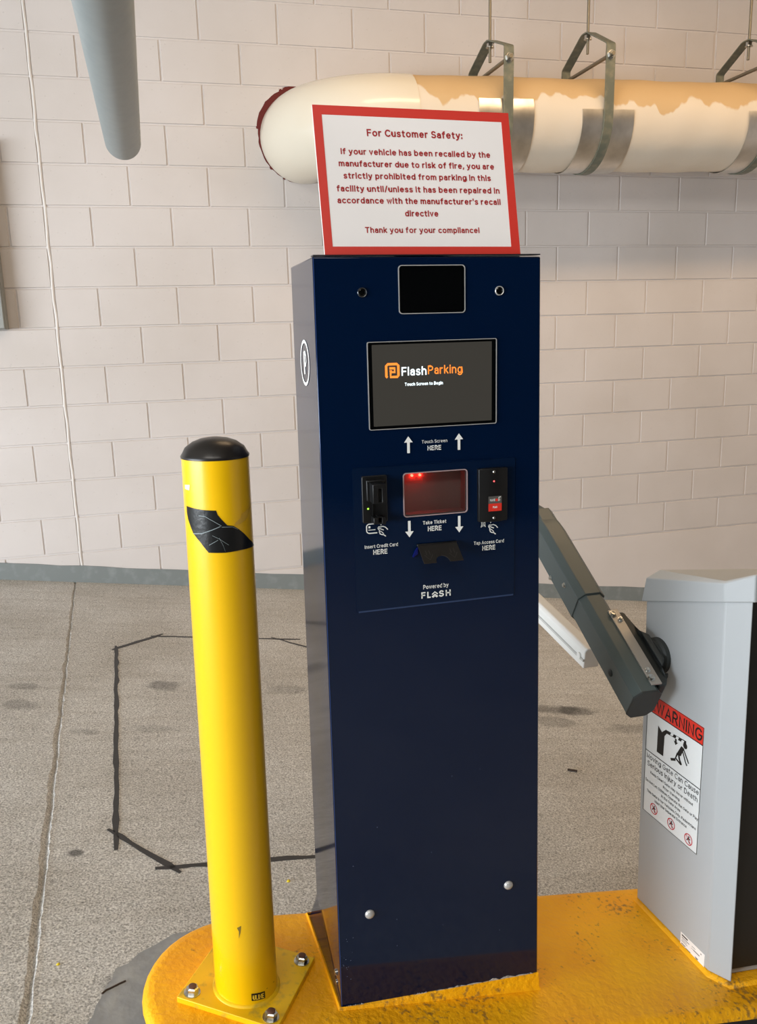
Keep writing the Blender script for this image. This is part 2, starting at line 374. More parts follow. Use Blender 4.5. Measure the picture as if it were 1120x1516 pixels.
# floor slab with a tooled control joint (a real groove)
rows = [-5.0, -2.0, 0.0, 1.0]+[1.3+.025*i for i in range(142)]+[D+.2]
mb = MB(); prev = None
for i, y in enumerate(rows):
    g = -.511+(4.738-y)*.0492; j = (.0025*math.sin(y*19)+random.uniform(-.003,.003)) if 1 < y < D else 0
    k = (random.uniform(-.003,.003)) if 1 < y < D else 0
    wd = .006+.0045*max(0, min(1, (4.6-y)/2.6))
    xs = [-7, g-wd+j, g+j*.5, g+wd+.001+k, g+wd+.012+k, 7]; dz = [0, 0, -.011, 0.0008, 0, 0]
    cur = [(x, y, floor_z(x)+d) for x, d in zip(xs, dz)]
    if prev: mb.add(prev+cur, [(a, a+1, a+7, a+6) for a in range(5)])
    prev = cur
mb.build('floor', CONC, smooth=0, kind='structure')

# block wall: every block stands proud of the tooled joints
mb = MB(); mb.add([(-7,D,-2.6),(7,D,-2.6),(7,D,2.4),(-7,D,2.4)], [(0,1,2,3)])
JX = -17                                              # control joint (half-block index)
def block(x0, x1, z0, z1):
    g, e, t = .0042, .0026, .0062+random.uniform(-.0006,.0006)
    if x1-x0 < .05: return
    a = [(x0+g,z0+g),(x1-g,z0+g),(x1-g,z1-g),(x0+g,z1-g)]; c = [(x0+g+e,z0+g+e),(x1-g-e,z0+g+e),(x1-g-e,z1-g-e),(x0+g+e,z1-g-e)]
    tl = random.uniform(-.0005,.0005)
    mb.add([(x,D,z) for x, z in a]+[(x,D-t+tl*(1 if i < 2 else -1),z) for i, (x, z) in enumerate(c)],
           [(0,1,5,4),(1,2,6,5),(2,3,7,6),(3,0,4,7),(4,5,6,7)])
XJ, XJ2 = -.470, 3.404
for k in range(-9, 13):
    z1 = ZW0-k*B; z0 = z1-B
    if z0 < -1.40 and k >= 10: pass
    for h in range(-50+(k % 2), 22, 2):
        x0, x1 = XW0+h*B, XW0+(h+2)*B
        if h+2 == JX: x1 = XJ-.004
        if h == JX: x0 = XJ+.004
        cuts = [x0, x1]
        if x0 < XJ-.06 and x1 > XJ+.06: cuts = [x0, XJ-.004, XJ+.004, x1]
        if k < -3 and x0 < XJ2-.06 and x1 > XJ2+.06: cuts = [x0, XJ2-.004, XJ2+.004, x1]
        for q in range(0, len(cuts), 2):
            if k >= 10 and cuts[q] > -.05: continue   # concrete footing takes over below the last course
            block(cuts[q], cuts[q+1], z0, z1)
mb.build('wall_back', WALL, smooth=0, kind='structure')
mb = MB(); n = 40                                     # caulked control joint, a slightly wandering bead
mb.tube([(XJ+.0025*math.sin(i*2.1)+random.uniform(-.0015,.0015), D-.002, -1.38+i*3.7/n) for i in range(n+1)], .0075, 8)
mb.build('trim_1', mat('white_caulk', (226, 220, 214), .5), kind='structure')
mb = MB(); nn = 60                                    # footing with a rough top lip
top = [(-.02+i*7/nn, -1.379+random.uniform(-.003,.003)) for i in range(nn+1)]
mb.loft([[(x, D-.011, -2.6), (x, D-.011, z-.012), (x, D-.009, z-.003), (x, D-.001, z), (x, D, -2.6)] for x, z in top])
mb.build('wall_footing', WALL, smooth=20, kind='structure')
mb = MB(); nn = 120                                   # grey painted base
mb.loft([[(x, D-.0135, floor_z(x)-.05), (x, D-.0135, floor_z(x)+hh), (x, D-.002, floor_z(x)+hh), (x, D-.002, floor_z(x)-.05)]
         for x, hh in [(-7+14*i/nn, .094+random.uniform(-.0035,.0035)) for i in range(nn+1)]])
mb.build('baseboard_back', BAND, smooth=25, kind='structure')
MB().box(-7, 7, -5, D+.2, 2.4, 2.55).build('ceiling', CEIL, kind='structure')
MB().box(-5.2, -5.0, -5, D, .45, 2.4).build('added_lintel_left', DIM, kind='structure')  # unseen lintel, added to cut the daylight reaching the upper wall
MB().box(6.0, 6.2, -5, D, -2.6, 2.4).build('added_wall_right', WALL, kind='structure')  # unseen wall, added to block light and keep the right side darker
MB().box(-7, 7, -5.2, -5, -2.6, 2.4).build('added_wall_front', DIM, kind='structure')  # unseen dark wall behind the lens, added so the glossy kiosk front mirrors little light

# grey cabinet edge at the far left of the wall
t = root('wall_cabinet', (-1.0, D-.06, .35), 'grey sheet metal wall box cut off by the left edge', 'wall box')
MB().box(-1.28, -.704, D-.10, D-.004, .046, .95).build('box', mat('grey_enamel', (140,142,138), .5), t, bevel=.004)
MB().box(-1.27, -.708, D-.116, D-.10, .05, .945).build('door', mat('grey_enamel_door', (150,152,148), .5), t, bevel=.004)

# ------------------------------------------------------------------ traffic island
def isl_outline(inset=0, n=22):
    yc, r, xc = 1.452, .2085-inset, .095
    P = [(xc+r*1.0*math.cos(a), yc+r*math.sin(a)) for a in [PI/2+PI*i/n for i in range(n+1)]]
    return P+[(x, yc-r) for x in (.4,.8,1.2,1.6,2.0-inset)]+[(x, yc+r) for x in (2.0-inset,1.6,1.2,.8,.4)]
isl = root('traffic_island', (.9, 1.45, floor_z(.9)), 'yellow painted concrete island under the blue kiosk', 'traffic island')
mb = MB(); R = []
for ins, dz in ((-.002,-.020),(0,-.013),(.004,-.006),(.012,-.001),(.022,0)):
    R.append([(x, y, isl_z(x)+dz) for x, y in isl_outline(ins)])
mb.loft(R, caps=False); k = R[-1]; nn = len(k)
top = isl_outline(.022); half = nn
mb.add(k, [tuple(range(nn))])
mb.build('painted_top', ISL, isl, smooth=50)
MB().loft([[(x, y, floor_z(x)-.06) for x, y in isl_outline(-.001)], [(x, y, isl_z(x)-.019) for x, y in isl_outline(.001)]]).build('kerb_face', KERBBLK, isl, smooth=30)
# grout pads under kiosk and gate
mb = MB()
def pad(P, dz0, T, spread):
    cx = sum(p[0] for p in P)/len(P); cyy = sum(p[1] for p in P)/len(P)
    def g(s): return [(p[0]+(s if p[0] > cx else -s), p[1]+(s if p[1] > cyy else -s)) for p in P]
    mb.loft([[(x, y, isl_z(x)-.006) for x, y in g(spread)], [(x, y, isl_z(x)+.006) for x, y in g(spread*.35)], [(x, y, z) for (x, y), z in zip(g(.0015), T)]])
pad([(.2525,1.3635),(.38,1.3635),(.52,1.3635),(.662,1.3635),(.662,1.605),(.239,1.64)], 0, [-1.2725,-1.2795,-1.287,-1.2945,-1.2935,-1.2725], .009)
mb.build('grout_pad', ISL, isl, smooth=60); mb = MB()
pad([(1.0593,1.352),(1.0888,1.3117),(1.36,1.331),(1.39,1.37),(1.37,1.628),(1.0418,1.6058)], 0, [isl_z(x)+.008 for x in (1.06,1.09,1.36,1.39,1.37,1.04)], .012)
mb.build('grout_pad', ISL, isl, smooth=60)

# cement patch on the floor round the nose of the island
def patch():
    A_ = [(-.02,1.838),(-.06,1.832),(-.10,1.80),(-.138,1.775),(-.16,1.745),(-.187,1.732),(-.192,1.70),(-.205,1.677),(-.212,1.65),(-.222,1.626),(-.226,1.60),(-.238,1.575),(-.245,1.52),(-.24,1.40),(-.2,1.25),(-.1,1.15)]
    B_ = [(.097+.2145*math.cos(a), 1.448+.2145*math.sin(a)) for a in [PI/2+.15+(PI+.3-.5)*i/15 for i in range(16)]]
    mb = MB()
    for h in (-.004, .0025): mb.v += [Vector((x,y,floor_z(x)+h)) for x, y in A_+B_]
    for k in (0, 32):
        mb.f += [(k+i, k+i+1, k+17+i, k+16+i) for i in range(15)]
    mb.f += [(i, i+1, 33+i, 32+i) for i in range(15)]+[(16+i, 17+i, 49+i, 48+i) for i in range(15)]+[(0,16,48,32),(15,31,63,47)]
    return mb
tag(patch().build('cement_patch', mat('smooth_grey_cement', (140,143,145), .7, bump=(50,.35,.004), vary=(25,(158,160,160),.45,.7))), 'smooth grey cement patch on the floor around the rounded island end', 'floor patch')

# vehicle loop sealant lines
mb = MB()
def seal(pts, wd):
    n = max(6, int(sum((Vector(b)-Vector(a)).length for a, b in zip(pts, pts[1:]))/.05)); rr = []
    a, b = Vector(pts[0]), Vector(pts[1]); d = (b-a).normalized(); q = Vector((-d.y, d.x))
    for i in range(n+1):
        p = a.lerp(b, i/n)+q*random.uniform(-.003,.003); h = wd/2*random.uniform(.7,1.25)*(.5 if i in (0,n) else 1)
        l, r = p+q*h, p-q*h
        rr.append([(l.x,l.y,floor_z(l.x)-.002),(l.x,l.y,floor_z(l.x)+.0015),(r.x,r.y,floor_z(r.x)+.0015),(r.x,r.y,floor_z(r.x)-.002)])
    mb.loft(rr)
seal([(-.203,2.195),(-.259,3.80)], .017); seal([(-.275,3.75),(-.055,3.975)], .017); seal([(-.11,3.94),(.60,3.93)], .013)
seal([(.46,3.955),(.74,3.71)], .012); seal([(-.229,2.30),(-.035,2.075)], .018); seal([(-.10,2.10),(.62,2.125)], .017)
seal([(.72,3.75),(.73,2.24)], .015); seal([(.74,2.30),(.54,2.09)], .016)
tag(mb.build('loop_sealant', mat('black_joint_sealant', (52,52,53), .55, bump=(60,.4,.003)), smooth=0), 'dark sealant lines of the vehicle detector loop cut into the floor', 'floor marking')

# litter on the lane
def fleck(name, x, y, r, M, label):
    mb = MB(); n = 7; A = [random.uniform(.7,1.2)*r for _ in range(n)]
    mb.loft([[(x+A[i]*k*math.cos(2*PI*i/n), y+A[i]*k*math.sin(2*PI*i/n), floor_z(x)+h) for i in range(n)] for h, k in ((-.001,1),(r*.5,.9),(r*.8,.4))])
    tag(mb.build(name, M, smooth=50), label, 'paint chip')
CHIP = mat('yellow_paint_chip', (214, 190, 40), .6)
fleck('paint_chip', -.309, 1.763, .0045, CHIP, 'small yellow paint fleck on the floor between the floor joint and the cement patch')
fleck('paint_chip', .243, 2.010, .006, CHIP, 'small yellow paint fleck on the floor between bollard and blue kiosk')
TW_ = mat('dark_twig', (62, 48, 38), .8)
def twig(a, b, r, label):
    a, b = Vector(a), Vector(b); P = [a.lerp(b, i/5)+Vector((random.uniform(-.002,.002), random.uniform(-.002,.002))) for i in range(6)]
    tag(MB().tube([(p.x, p.y, floor_z(p.x)+r*.8+.0015) for p in P], r, 8).build('twig', TW_), label, 'twig')
twig((-.212,1.660), (-.165,1.690), .0022, 'dark twig lying on the edge of the cement patch by the island')
twig((1.350,2.563), (1.383,2.548), .004, 'short brown twig on the floor between kiosk and gate cabinet')

# ------------------------------------------------------------------ insulated pipe on the wall
def pz(x): return 1.0145+.02*(x-1.37)
YP, RP = 4.43, .2285
pipe = root('insulated_pipe', (2.4, YP, pz(2.4)-RP), 'fat cream insulated pipe turning into the block wall above the sign', 'pipe')
n = 48
px = [1.31, 1.33]+[1.38+.05*i for i in range(90)]
def bumpy(x, a): return RP+.0022*math.sin(9*x+3*a)+.0016*math.sin(23*x-2*a)
ob = MB().loft([[(x, YP-(bumpy(x,a) if i > 1 else RP+.001)*math.cos(a), pz(x)+(bumpy(x,a) if i > 1 else RP+.001)*math.sin(a)) for a in [2*PI*k/n for k in range(n)]] for i, x in enumerate(px)])
ob = ob.build('canvas_wrap', CANVAS, pipe, smooth=60)
# the wrap's own origin sits on the pipe axis so its paint line follows the pipe
off = Vector((2.4, YP, pz(2.4)+UP+.02*(0)))-ob.matrix_world.translation-pipe.location
for v in ob.data.vertices: v.co -= Vector((0, 0, RP))
ob.location = (0, 0, RP)
R, zc = .398, pz(1.31)
EL = []
for i in range(21):
    th = PI/2*i/20                                    # 0 at the wall, 90 degrees where the pipe runs along it
    cx, cyy = 1.315-(R+.035)*math.cos(th), D-.009-(R-.009)*math.sin(th)
    o = Vector((-math.cos(th), -math.sin(th), 0)); rr = RP+.0035
    EL.append([Vector((cx,cyy,zc))+o*rr*math.cos(a)+Vector((0,0,1))*rr*math.sin(a) for a in [2*PI*k/n for k in range(n)]])
EL.append([p+Vector((.035,0,0)) for p in EL[-1]])
MB().loft(EL).build('elbow', PVC, pipe, smooth=60)
for xa, zf in ((1.80,.074),(2.36,.032),(3.345,.036)):
    a0 = math.asin(zf/RP); rr = RP+.005
    R2 = []
    for i in range(31):
        a = a0-(PI+2*a0)*i/30
        R2.append([(xa+s*.146, YP-q*math.cos(a), pz(xa)+.02*s*.146+q*math.sin(a)) for s, q in ((-1,rr),(1,rr),(1,rr+.0025),(-1,rr+.0025))])
    MB().loft(R2).build('insulation_shield', GALV, pipe, smooth=40)
# fire-stop in the wall opening
mb = MB(); A = 72
ro = [.249+.006*math.sin(3*a+1)+random.uniform(-.0035,.0035) for a in [2*PI*i/A for i in range(A)]]
mb2 = []
cx0, cz0 = .886, 1.032
for i in range(A):
    a = 2*PI*i/A; e = 1.04
    mb2.append([(cx0+r*e*math.cos(a), y, cz0+r*math.sin(a)) for r, y in ((.16,D-.006),(ro[i]-.012,D-.0075),(ro[i],D-.005),(ro[i]+.001,D+.02),(.16,D+.02))])
mb2.append(mb2[0]); mb.loft(mb2, caps=False)
tag(mb.build('firestop_sealant', mat('dark_red_firestop', (98,28,22), .75, bump=(80,.6,.006)), smooth=50), 'ragged dark red sealant ring where the pipe enters the wall', 'sealant')

# clevis hangers
def hanger(x, zp, zb, where):
    h = root('pipe_hanger', (x, YP, zb), where, 'pipe hanger', 'clevis hangers carrying the insulated pipe')
    wd, t, e = .026, .006, .243
    sec = [(-wd,-t/2),(wd,-t/2),(wd,t/2),(-wd,t/2)]
    zbolt = zb-.055
    yk = [(x,YP-e,zbolt-.035),(x,YP-e,zb-.008),(x,YP-e+.004,zb),(x,YP-e+.012,zb+.005),(x,YP-.035,zp-.002),(x,YP-.02,zp+.002),(x,YP+.02,zp+.002),(x,YP+.035,zp-.002),(x,YP+e-.012,zb+.005),(x,YP+e-.004,zb),(x,YP+e,zb-.008),(x,YP+e,zbolt-.035)]
    MB().sweep(yk, sec, (1,0,0)).build('yoke', HANG, h, bevel=.001, smooth=25)
    r = RP+.0115; P = [(x, YP-r-.003, zbolt+.03)]
    for i in range(25):
        a = -PI*i/24; P.append((x, YP-r*math.cos(a), pz(x)+r*math.sin(a)))
    P.append((x, YP+r+.003, zbolt+.03))
    MB().sweep(P, sec, (1,0,0)).build('strap', HANG, h, bevel=.001, smooth=40)
    MB().cyl((x,YP-e-.03,zbolt),(x,YP+e+.03,zbolt),.0095,n=14).build('cross_bolt', ROD, h)
    mb = MB()
    for s in (-1, 1): MB().cyl((x,YP+s*(e+.003),zbolt),(x,YP+s*(e+.021),zbolt),.019,n=6).cyl((x,YP+s*(e+.003),zbolt),(x,YP+s*(e+.007),zbolt),.023,n=20).build('nut', STEEL, h, smooth=30)
    MB().cyl((x,YP,zp-.095),(x,YP,2.4),.0075,n=12).build('threaded_rod', ROD, h)
    MB().cyl((x,YP,zp-.022),(x,YP,zp-.002),.0175,n=6).cyl((x,YP,zp-.026),(x,YP,zp-.022),.021,n=20).build('rod_nut', STEEL, h, smooth=30)
hanger(1.803, 1.420, 1.335, 'grey clevis hanger rising just behind the right corner of the safety sign')
hanger(2.356, 1.487, 1.375, 'grey clevis hanger right of the safety sign, fully visible strap and bolt')
hanger(3.344, 1.505, 1.400, 'grey clevis hanger cut off by the right photo edge')

# overhead grey clearance pipe
ob = root('clearance_pipe', (-.06, 1.4, .56), 'grey plastic pipe hanging overhead, its blunt end near the wall', 'clearance bar')
ZP = .625
mb = MB(); mb.lathe((-.0365,3.10,ZP), (0,-1,0), [(.0,0),(.052,0),(.0565,.004),(.0575,.010),(.0575,3.3),(0,3.3)], 48)
mb.build('tube', GREYPVC, ob, smooth=40)
for y in (.25, 1.25): MB().cyl((-.0365,y,ZP+.05),(-.0365,y,2.41),.005,n=10).build('hanging_rod', ROD, ob)
mb = MB()
for i in range(9):
    a = -.20-.03*random.random(); y = 2.6+.09*i; q = .0579
    f = lambda u, v, d=0: Vector((-.0365+(q+d)*math.cos(v), u, ZP+(q+d)*math.sin(v)))
    a0 = -.28+random.uniform(-.1,.1)
    mb.add([f(y,a0),f(y+.05,a0+.10),f(y+.062,a0+.10),f(y+.018,a0)], [(0,1,2,3)])
mb.build('scuff_mark', mat('pale_scuff', (196,198,192), .6), ob, smooth=0)

# ------------------------------------------------------------------ kiosk
Y0 = 1.3635
kf = frame((0, Y0, 0), (1,0,0), (0,0,1))              # front face, measured in metres (x right, z up), normal towards the camera
kio = root('ticket_kiosk', (.455, 1.48, isl_z(.455)), 'tall navy blue parking ticket kiosk on the yellow island', 'ticket kiosk')
TW = (.3972, .5129, -.3180, -.2420)                   # ticket window opening
def lerp(a, b, t): return a+(b-a)*t
def kx(s, z):                                         # edges of the front face
    t = (z+1.2745)/(1.3880)
    return lerp(.2525,.2562,t) if s == 0 else lerp(.6619,.6472,t)
mb = MB()
zs = [None, TW[2], TW[3], None]
xs = lambda z, i: [kx(0,z), TW[0], TW[1], kx(1,z)][i]
def kz(i, j): return [[-1.2745,-1.2820,-1.2880,-1.2957][i], TW[2], TW[3], [.1135,.113,.1125,.1118][i]][j]
V = [[Vector((xs(kz(i,j), i), Y0, kz(i,j))) for i in range(4)] for j in range(4)]
flat = [p for r in V for p in r]
back = {'tl': (.2562,1.578,.1135), 'tr': (.6480,1.578,.1118), 'kl': (.2525,1.605,-1.203), 'bl': (.2395,1.638,-1.2735), 'br': (.6625,1.605,-1.2957)}
fs = [(j*4+i, j*4+i+1, (j+1)*4+i+1, (j+1)*4+i) for j in range(3) for i in range(3) if not (i == 1 and j == 1)]
P = flat+list(back.values()); TL, TR, KL, BL, BR = range(16, 21)
fs += [(0,4,8,12,TL,KL,BL), (3,BR,TR,15,11,7), (12,13,14,15,TR,TL), (TL,TR,BR,BL,KL), (0,BL,BR,3,2,1)]
dp = .030; pk = len(P); x0, x1, z0, z1 = TW
P += [(x0,Y0+dp,z0),(x1,Y0+dp,z0),(x1,Y0+dp,z1),(x0,Y0+dp,z1)]
fs += [(5,6,pk+1,pk),(6,10,pk+2,pk+1),(10,9,pk+3,pk+2),(9,5,pk,pk+3),(pk,pk+1,pk+2,pk+3)]
mb.add(P, fs).build('body', NAVY, kio, bevel=.0022, smooth=25)
# front overlay sheet with its own opening
o = rrect(.3085,.6030,-.4815,-.2275,.004); i_ = rrect(TW[0]+.001,TW[1]-.001,TW[2]+.001,TW[3]-.001,.006)
ov = ring(MB(), o, i_, kf, .0002, .0011).build('overlay_panel', NAVY2, kio, smooth=30)
mb = MB().prism([(.3441,-.2283),(.5597,-.2283),(.553,-.2265),(.46,-.2255),(.40,-.2262)], kf, .0002, .0022); mb.build('label_strip', NAVY, kio)
mb = MB().strip([(.312,-.4808),(.6015,-.4795)], .0028, kf, .0014); mb.build('panel_edge', mat('pale_blue_edge', (44,60,92), .35), kio)
# thin bright seam on the left corner, top hinge lip
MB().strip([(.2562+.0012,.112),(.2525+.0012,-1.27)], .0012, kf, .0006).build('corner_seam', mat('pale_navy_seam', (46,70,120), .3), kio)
MB().box(.2575,.6462,Y0-.0006,Y0+.02,.1145,.1163).build('lid_lip', mat('dark_lip', (26,28,34), .3), kio)
# camera window
o = rrect(.3960,.5112,.0222,.0998,.006); i_ = rrect(.3974,.5098,.0236,.0984,.005)
cw = MB().prism(rrect(.3974,.5098,.0236,.0984,.005), kf, .0002, .0012).build('camera_window', BLACKG, kio)
ring(MB(), o, i_, kf, .0002, .002).build('window_rim', SILVER, cw)
for x, z, r in ((.3350,.0577,.0078),(.5722,.0570,.0078)):
    ln = MB().lathe(kf(x,z,0), (0,-1,0), [(r*.80,.0003),(r*.80,.0015),(r*.62,.0022),(r*.55,.0010),(r*.25,.0012),(0,.0016)], 32).build('camera_lens', BLACKG, kio)
    MB().lathe(kf(x,z,0), (0,-1,0), [(r,.0002),(r,.0022),(r*.92,.0030),(r*.82,.0026),(r*.80,.0003)], 32).build('lens_ring', mat('lens_ring_metal', (96,98,100), .35, metal=1) if x < .5 else SILVER, ln)
# touch screen
o = rrect(.3402,.5673,-.1655,-.0208,.003); i_ = rrect(.3414,.5661,-.1643,-.0220,.0025)
ts = MB().prism(i_, kf, .0002, .0016).build('touch_screen', BLACKG, kio)
ring(MB(), o, i_, kf, .0002, .0028).build('screen_rim', SILVER, ts)
MB().prism(rrect(.3482,.5583,-.1595,-.0258,.001), kf, .0017, .0019).build('display', mat('lit_dark_display', (30,29,27), .10, emit=((44,42,38),1.0)), ts)
OR = mat('lit_orange_pixels', (226,125,48), .3, emit=((226,125,48),.75)); WH = mat('lit_white_pixels', (225,240,245), .3, emit=((225,240,245),.8))
mb = MB(); d = .0022
cx, cz, q = .3822,-.0682,.0128
# rounded square ring open at lower left, with the angular double letter inside
pts = [(-.0085,-.0112)]+[(-.0104,-.0095),(-.0104,.0078),(-.0078,.0104),(.0078,.0104),(.0104,.0078),(.0104,-.0085),(.0085,-.0106),(-.0030,-.0106),(-.0030,-.0028),(.0040,-.0028),(.0040,.0036),(-.0050,.0036)]
mb.strip([(cx+a, cz+b) for a, b in pts], .0042, kf, d)
mb.strip([(cx-.0050, cz-.0004), (cx-.0004, cz-.0004)], .0016, kf, d)
mb.build('logo', OR, ts, smooth=0); mb = MB()
text(mb, 'Parking', .4440,.5050,-.0768,.0144, kf, d, .14)
mb.build('lettering', OR, ts, smooth=0)
mb = MB(); text(mb, 'Flash', .3980,.4415,-.0776,.0144, kf, d, .16); text(mb, 'Touch Screen to Begin', .4032,.4702,-.0945,.0054, kf, d, .17)
mb.build('lettering', WH, ts, smooth=0)
# printed arrows
def arrow(x, z0, z1):                                 # from tail z0 to tip z1
    s = 1 if z1 > z0 else -1; h = .0105
    P = [(x-.0024,z0),(x-.0024,z1-s*h),(x-.0077,z1-s*h),(x,z1),(x+.0077,z1-s*h),(x+.0024,z1-s*h),(x+.0024,z0)]
    MB().flat(P, kf, .0016).build('arrow', WHITE, kio, smooth=0)
arrow(.4077,-.2076,-.1790); arrow(.4984,-.2076,-.1790); arrow(.4066,-.3255,-.3547); arrow(.4980,-.3242,-.3540)
d = .0016
for blk in ((('Touch Screen',.4315,.4772,-.1927,.0056,.13),('HERE',.4415,.4662,-.2052,.0082,.18)),
            (('Take Ticket',.4311,.4742,-.3345,.0064,.18),('HERE',.4400,.4652,-.3470,.0088,.18)),
            (('Insert Credit Card',.3262,.3855,-.3682,.0062,.15),('HERE',.3410,.3662,-.3800,.0088,.18)),
            (('Tap Access Card',.5252,.5826,-.3795,.0062,.15),('HERE',.5412,.5660,-.3912,.0088,.18)),
            (('Powered by',.4300,.4772,-.4515,.0076,.15),)):
    mb = MB()
    for q in blk: text(mb, *q[:5], kf, d, q[5])
    mb.build('lettering', WHITE, kio, smooth=0)
mb = MB()
for s, a, b in (('F',.4262,.4342),('L',.4372,.4440),('S',.4590,.4682),('H',.4716,.4810)): text(mb,s,a,b,-.4685,.0118,kf,d,.20)
for z in (0,.0045): mb.strip([(.4462,-.4672+z),(.4515,-.4628+z),(.4568,-.4672+z)], .0022, kf, d)
mb.strip([(.4475,-.4685),(.4515,-.4655),(.4555,-.4685)], .0018, kf, d)
mb.build('logo', WHITE, kio, smooth=0)
# card + hand pictograms
def hand(mb, x, z, k=1):
    f = lambda P: [(x+a*k, z+b*k) for a, b in P]
    mb.strip(f([(.0135,-.0090),(.0095,-.0045),(.0050,-.0026),(.0010,-.0034),(-.0030,-.0028),(-.0042,-.0042),(.0012,-.0070),(.0062,-.0092)]), .0017, kf, d)
    mb.strip(f([(-.0042,-.0042),(-.0034,-.0066),(-.0010,-.0100),(-.0022,-.0118),(-.0006,-.0130),(-.0010,-.0150),(.0022,-.0168),(.0060,-.0176),(.0098,-.0205)]), .0017, kf, d)
    mb.strip(f([(-.0010,-.0100),(.0030,-.0125),(.0062,-.0160)]), .0013, kf, d)
mb = MB()
mb.strip([(.3475,-.3253),(.3345,-.3253),(.3318,-.3268),(.3305,-.3290),(.3305,-.3375),(.3318,-.3400),(.3345,-.3415),(.3490,-.3415)], .0018, kf, d)
mb.flat([(.3338,-.3290),(.3372,-.3290),(.3372,-.3326),(.3338,-.3326)], kf, d)
mb.strip([(.3335,-.3358),(.3460,-.3358)], .0012, kf, d); mb.strip([(.3560,-.3262),(.3560,-.3292)], .0018, kf, d)
hand(mb, .3545, -.3285)
mb.build('pictogram', WHITE, kio, smooth=0); mb = MB()
mb.strip([(.5472,-.3480),(.5462,-.3465),(.5462,-.3390),(.5475,-.3376),(.5560,-.3376),(.5572,-.3388),(.5572,-.3420)], .0017, kf, d)
for k in range(3): mb.strip([(.5442-.0028*k+.0004, -.3385+.001*k), (.5452-.0028*k+.0008, -.3425), (.5442-.0028*k+.0004, -.3465-.001*k)], .0013, kf, d)
hand(mb, .5570, -.3425)
mb.build('pictogram', WHITE, kio, smooth=0)
# card reader
cr = MB().prism(rrect(.3240,.3670,-.3222,-.2420,.0025), kf, .0008, .005).build('card_reader', BLACK, kio, bevel=.0008)
ring(MB(), rrect(.3236,.3674,-.3226,-.2416,.003), rrect(.3243,.3667,-.3219,-.2423,.0025), kf, .0008, .0042).build('reader_rim', mat('dark_steel_rim', (110,112,116), .35, metal=1), cr)
mb = MB()                                             # upper hood sticks out, with a slot down its face
hx0, hx1, hz0, hz1, hd = .3305,.3590,-.2865,-.2460,.030
fo = [(.3305,-.2865),(.3590,-.2865),(.3590,-.2470),(.3305,-.2470)]; fi = [(.3315,-.2800),(.3555,-.2800),(.3555,-.2475),(.3315,-.2475)]
ring(MB(), [(.3345,-.2835),(.3580,-.2835),(.3580,-.2510),(.3345,-.2510)], [(.3442,-.2815),(.3500,-.2815),(.3500,-.2585),(.3442,-.2585)], kf, .005, .037).build('hood', BLACK, cr, bevel=.0012)
MB().prism([(.3442,-.2815),(.3500,-.2815),(.3500,-.2585),(.3442,-.2585)], kf, .005, .030).build('card_slot', mat('slot_black', (2,2,3), .6), cr)
MB().prism([(.3300,-.2830),(.3350,-.2860),(.3350,-.2480),(.3300,-.2475)], kf, .005, .013).prism([(.3300,-.2475),(.3620,-.2475),(.3600,-.2515),(.3340,-.2515)], kf, .005, .018).build('shroud', BLACK, cr, bevel=.0012)
MB().prism([(.3405,-.2860),(.3420,-.2860),(.3420,-.3120),(.3405,-.3120)], kf, .005, .0072).build('guide_rib', BLACK, cr)
ring(MB(), [(.3385,-.3215),(.3600,-.3235),(.3600,-.3120),(.3385,-.3105)], [(.3470,-.3195),(.3530,-.3200),(.3530,-.3095),(.3470,-.3095)], kf, .005, .022).build('lower_jaw', BLACK, cr, bevel=.0012)
MB().lathe(kf(.3335,-.2977,.005), (0,-1,0), [(.0017,0),(.0015,.001),(.0007,.0017),(0,.0018)], 16).build('indicator_light', mat('green_led', (150,210,60), .3, emit=((150,215,60),.9)), cr)
# ticket window
tw = MB().box(TW[0]+.0005,TW[1]-.0005,Y0+.025,Y0+.0295,TW[2]+.0005,TW[3]-.0005)
for a in ((TW[0]+.0003,TW[0]+.0022,TW[2],TW[3]),(TW[1]-.0022,TW[1]-.0003,TW[2],TW[3]),(TW[0],TW[1],TW[2]+.0003,TW[2]+.0022),(TW[0],TW[1],TW[3]-.0022,TW[3]-.0003)): tw.box(a[0],a[1],Y0+.002,Y0+.025,a[2],a[3])
tw = tw.build('ticket_window', mat('grey_window_lining', (196,187,183), .45), kio, smooth=0)
ring(MB(), rrect(.3966,.5135,-.3188,-.2414,.006), rrect(.3982,.5119,-.3172,-.2430,.005), kf, .0008, .003).build('window_rim', mat('pinkish_steel_rim', (205,180,180), .3, metal=.45), tw)
GL = bpy.data.materials.new('smoked_pane'); GL.use_nodes = True; nt = GL.node_tree; nt.nodes.clear()
o_ = nt.nodes.new('ShaderNodeOutputMaterial'); mxs = nt.nodes.new('ShaderNodeMixShader'); tr = nt.nodes.new('ShaderNodeBsdfTransparent'); gs = nt.nodes.new('ShaderNodeBsdfGlossy'); fr_ = nt.nodes.new('ShaderNodeFresnel')
tr.inputs[0].default_value = (.86,.82,.82,1); gs.inputs['Roughness'].default_value = .05; fr_.inputs[0].default_value = 1.45
nt.links.new(fr_.outputs[0], mxs.inputs[0]); nt.links.new(tr.outputs[0], mxs.inputs[1]); nt.links.new(gs.outputs[0], mxs.inputs[2]); nt.links.new(mxs.outputs[0], o_.inputs[0])
MB().box(TW[0]+.001,TW[1]-.001,Y0+.0005,Y0+.0020,TW[2]+.001,TW[3]-.001).build('pane', GL, tw, smooth=0)
LED = mat('red_led', (255,40,30), .3, emit=((255,44,30),26))
for x in (.4185,.4330): MB().lathe((x+.002,Y0+.025,-.2510), (0,-1,0), [(.0022,0),(.0020,.003),(.0012,.005),(0,.0056)], 16).build('indicator_light', LED, tw)
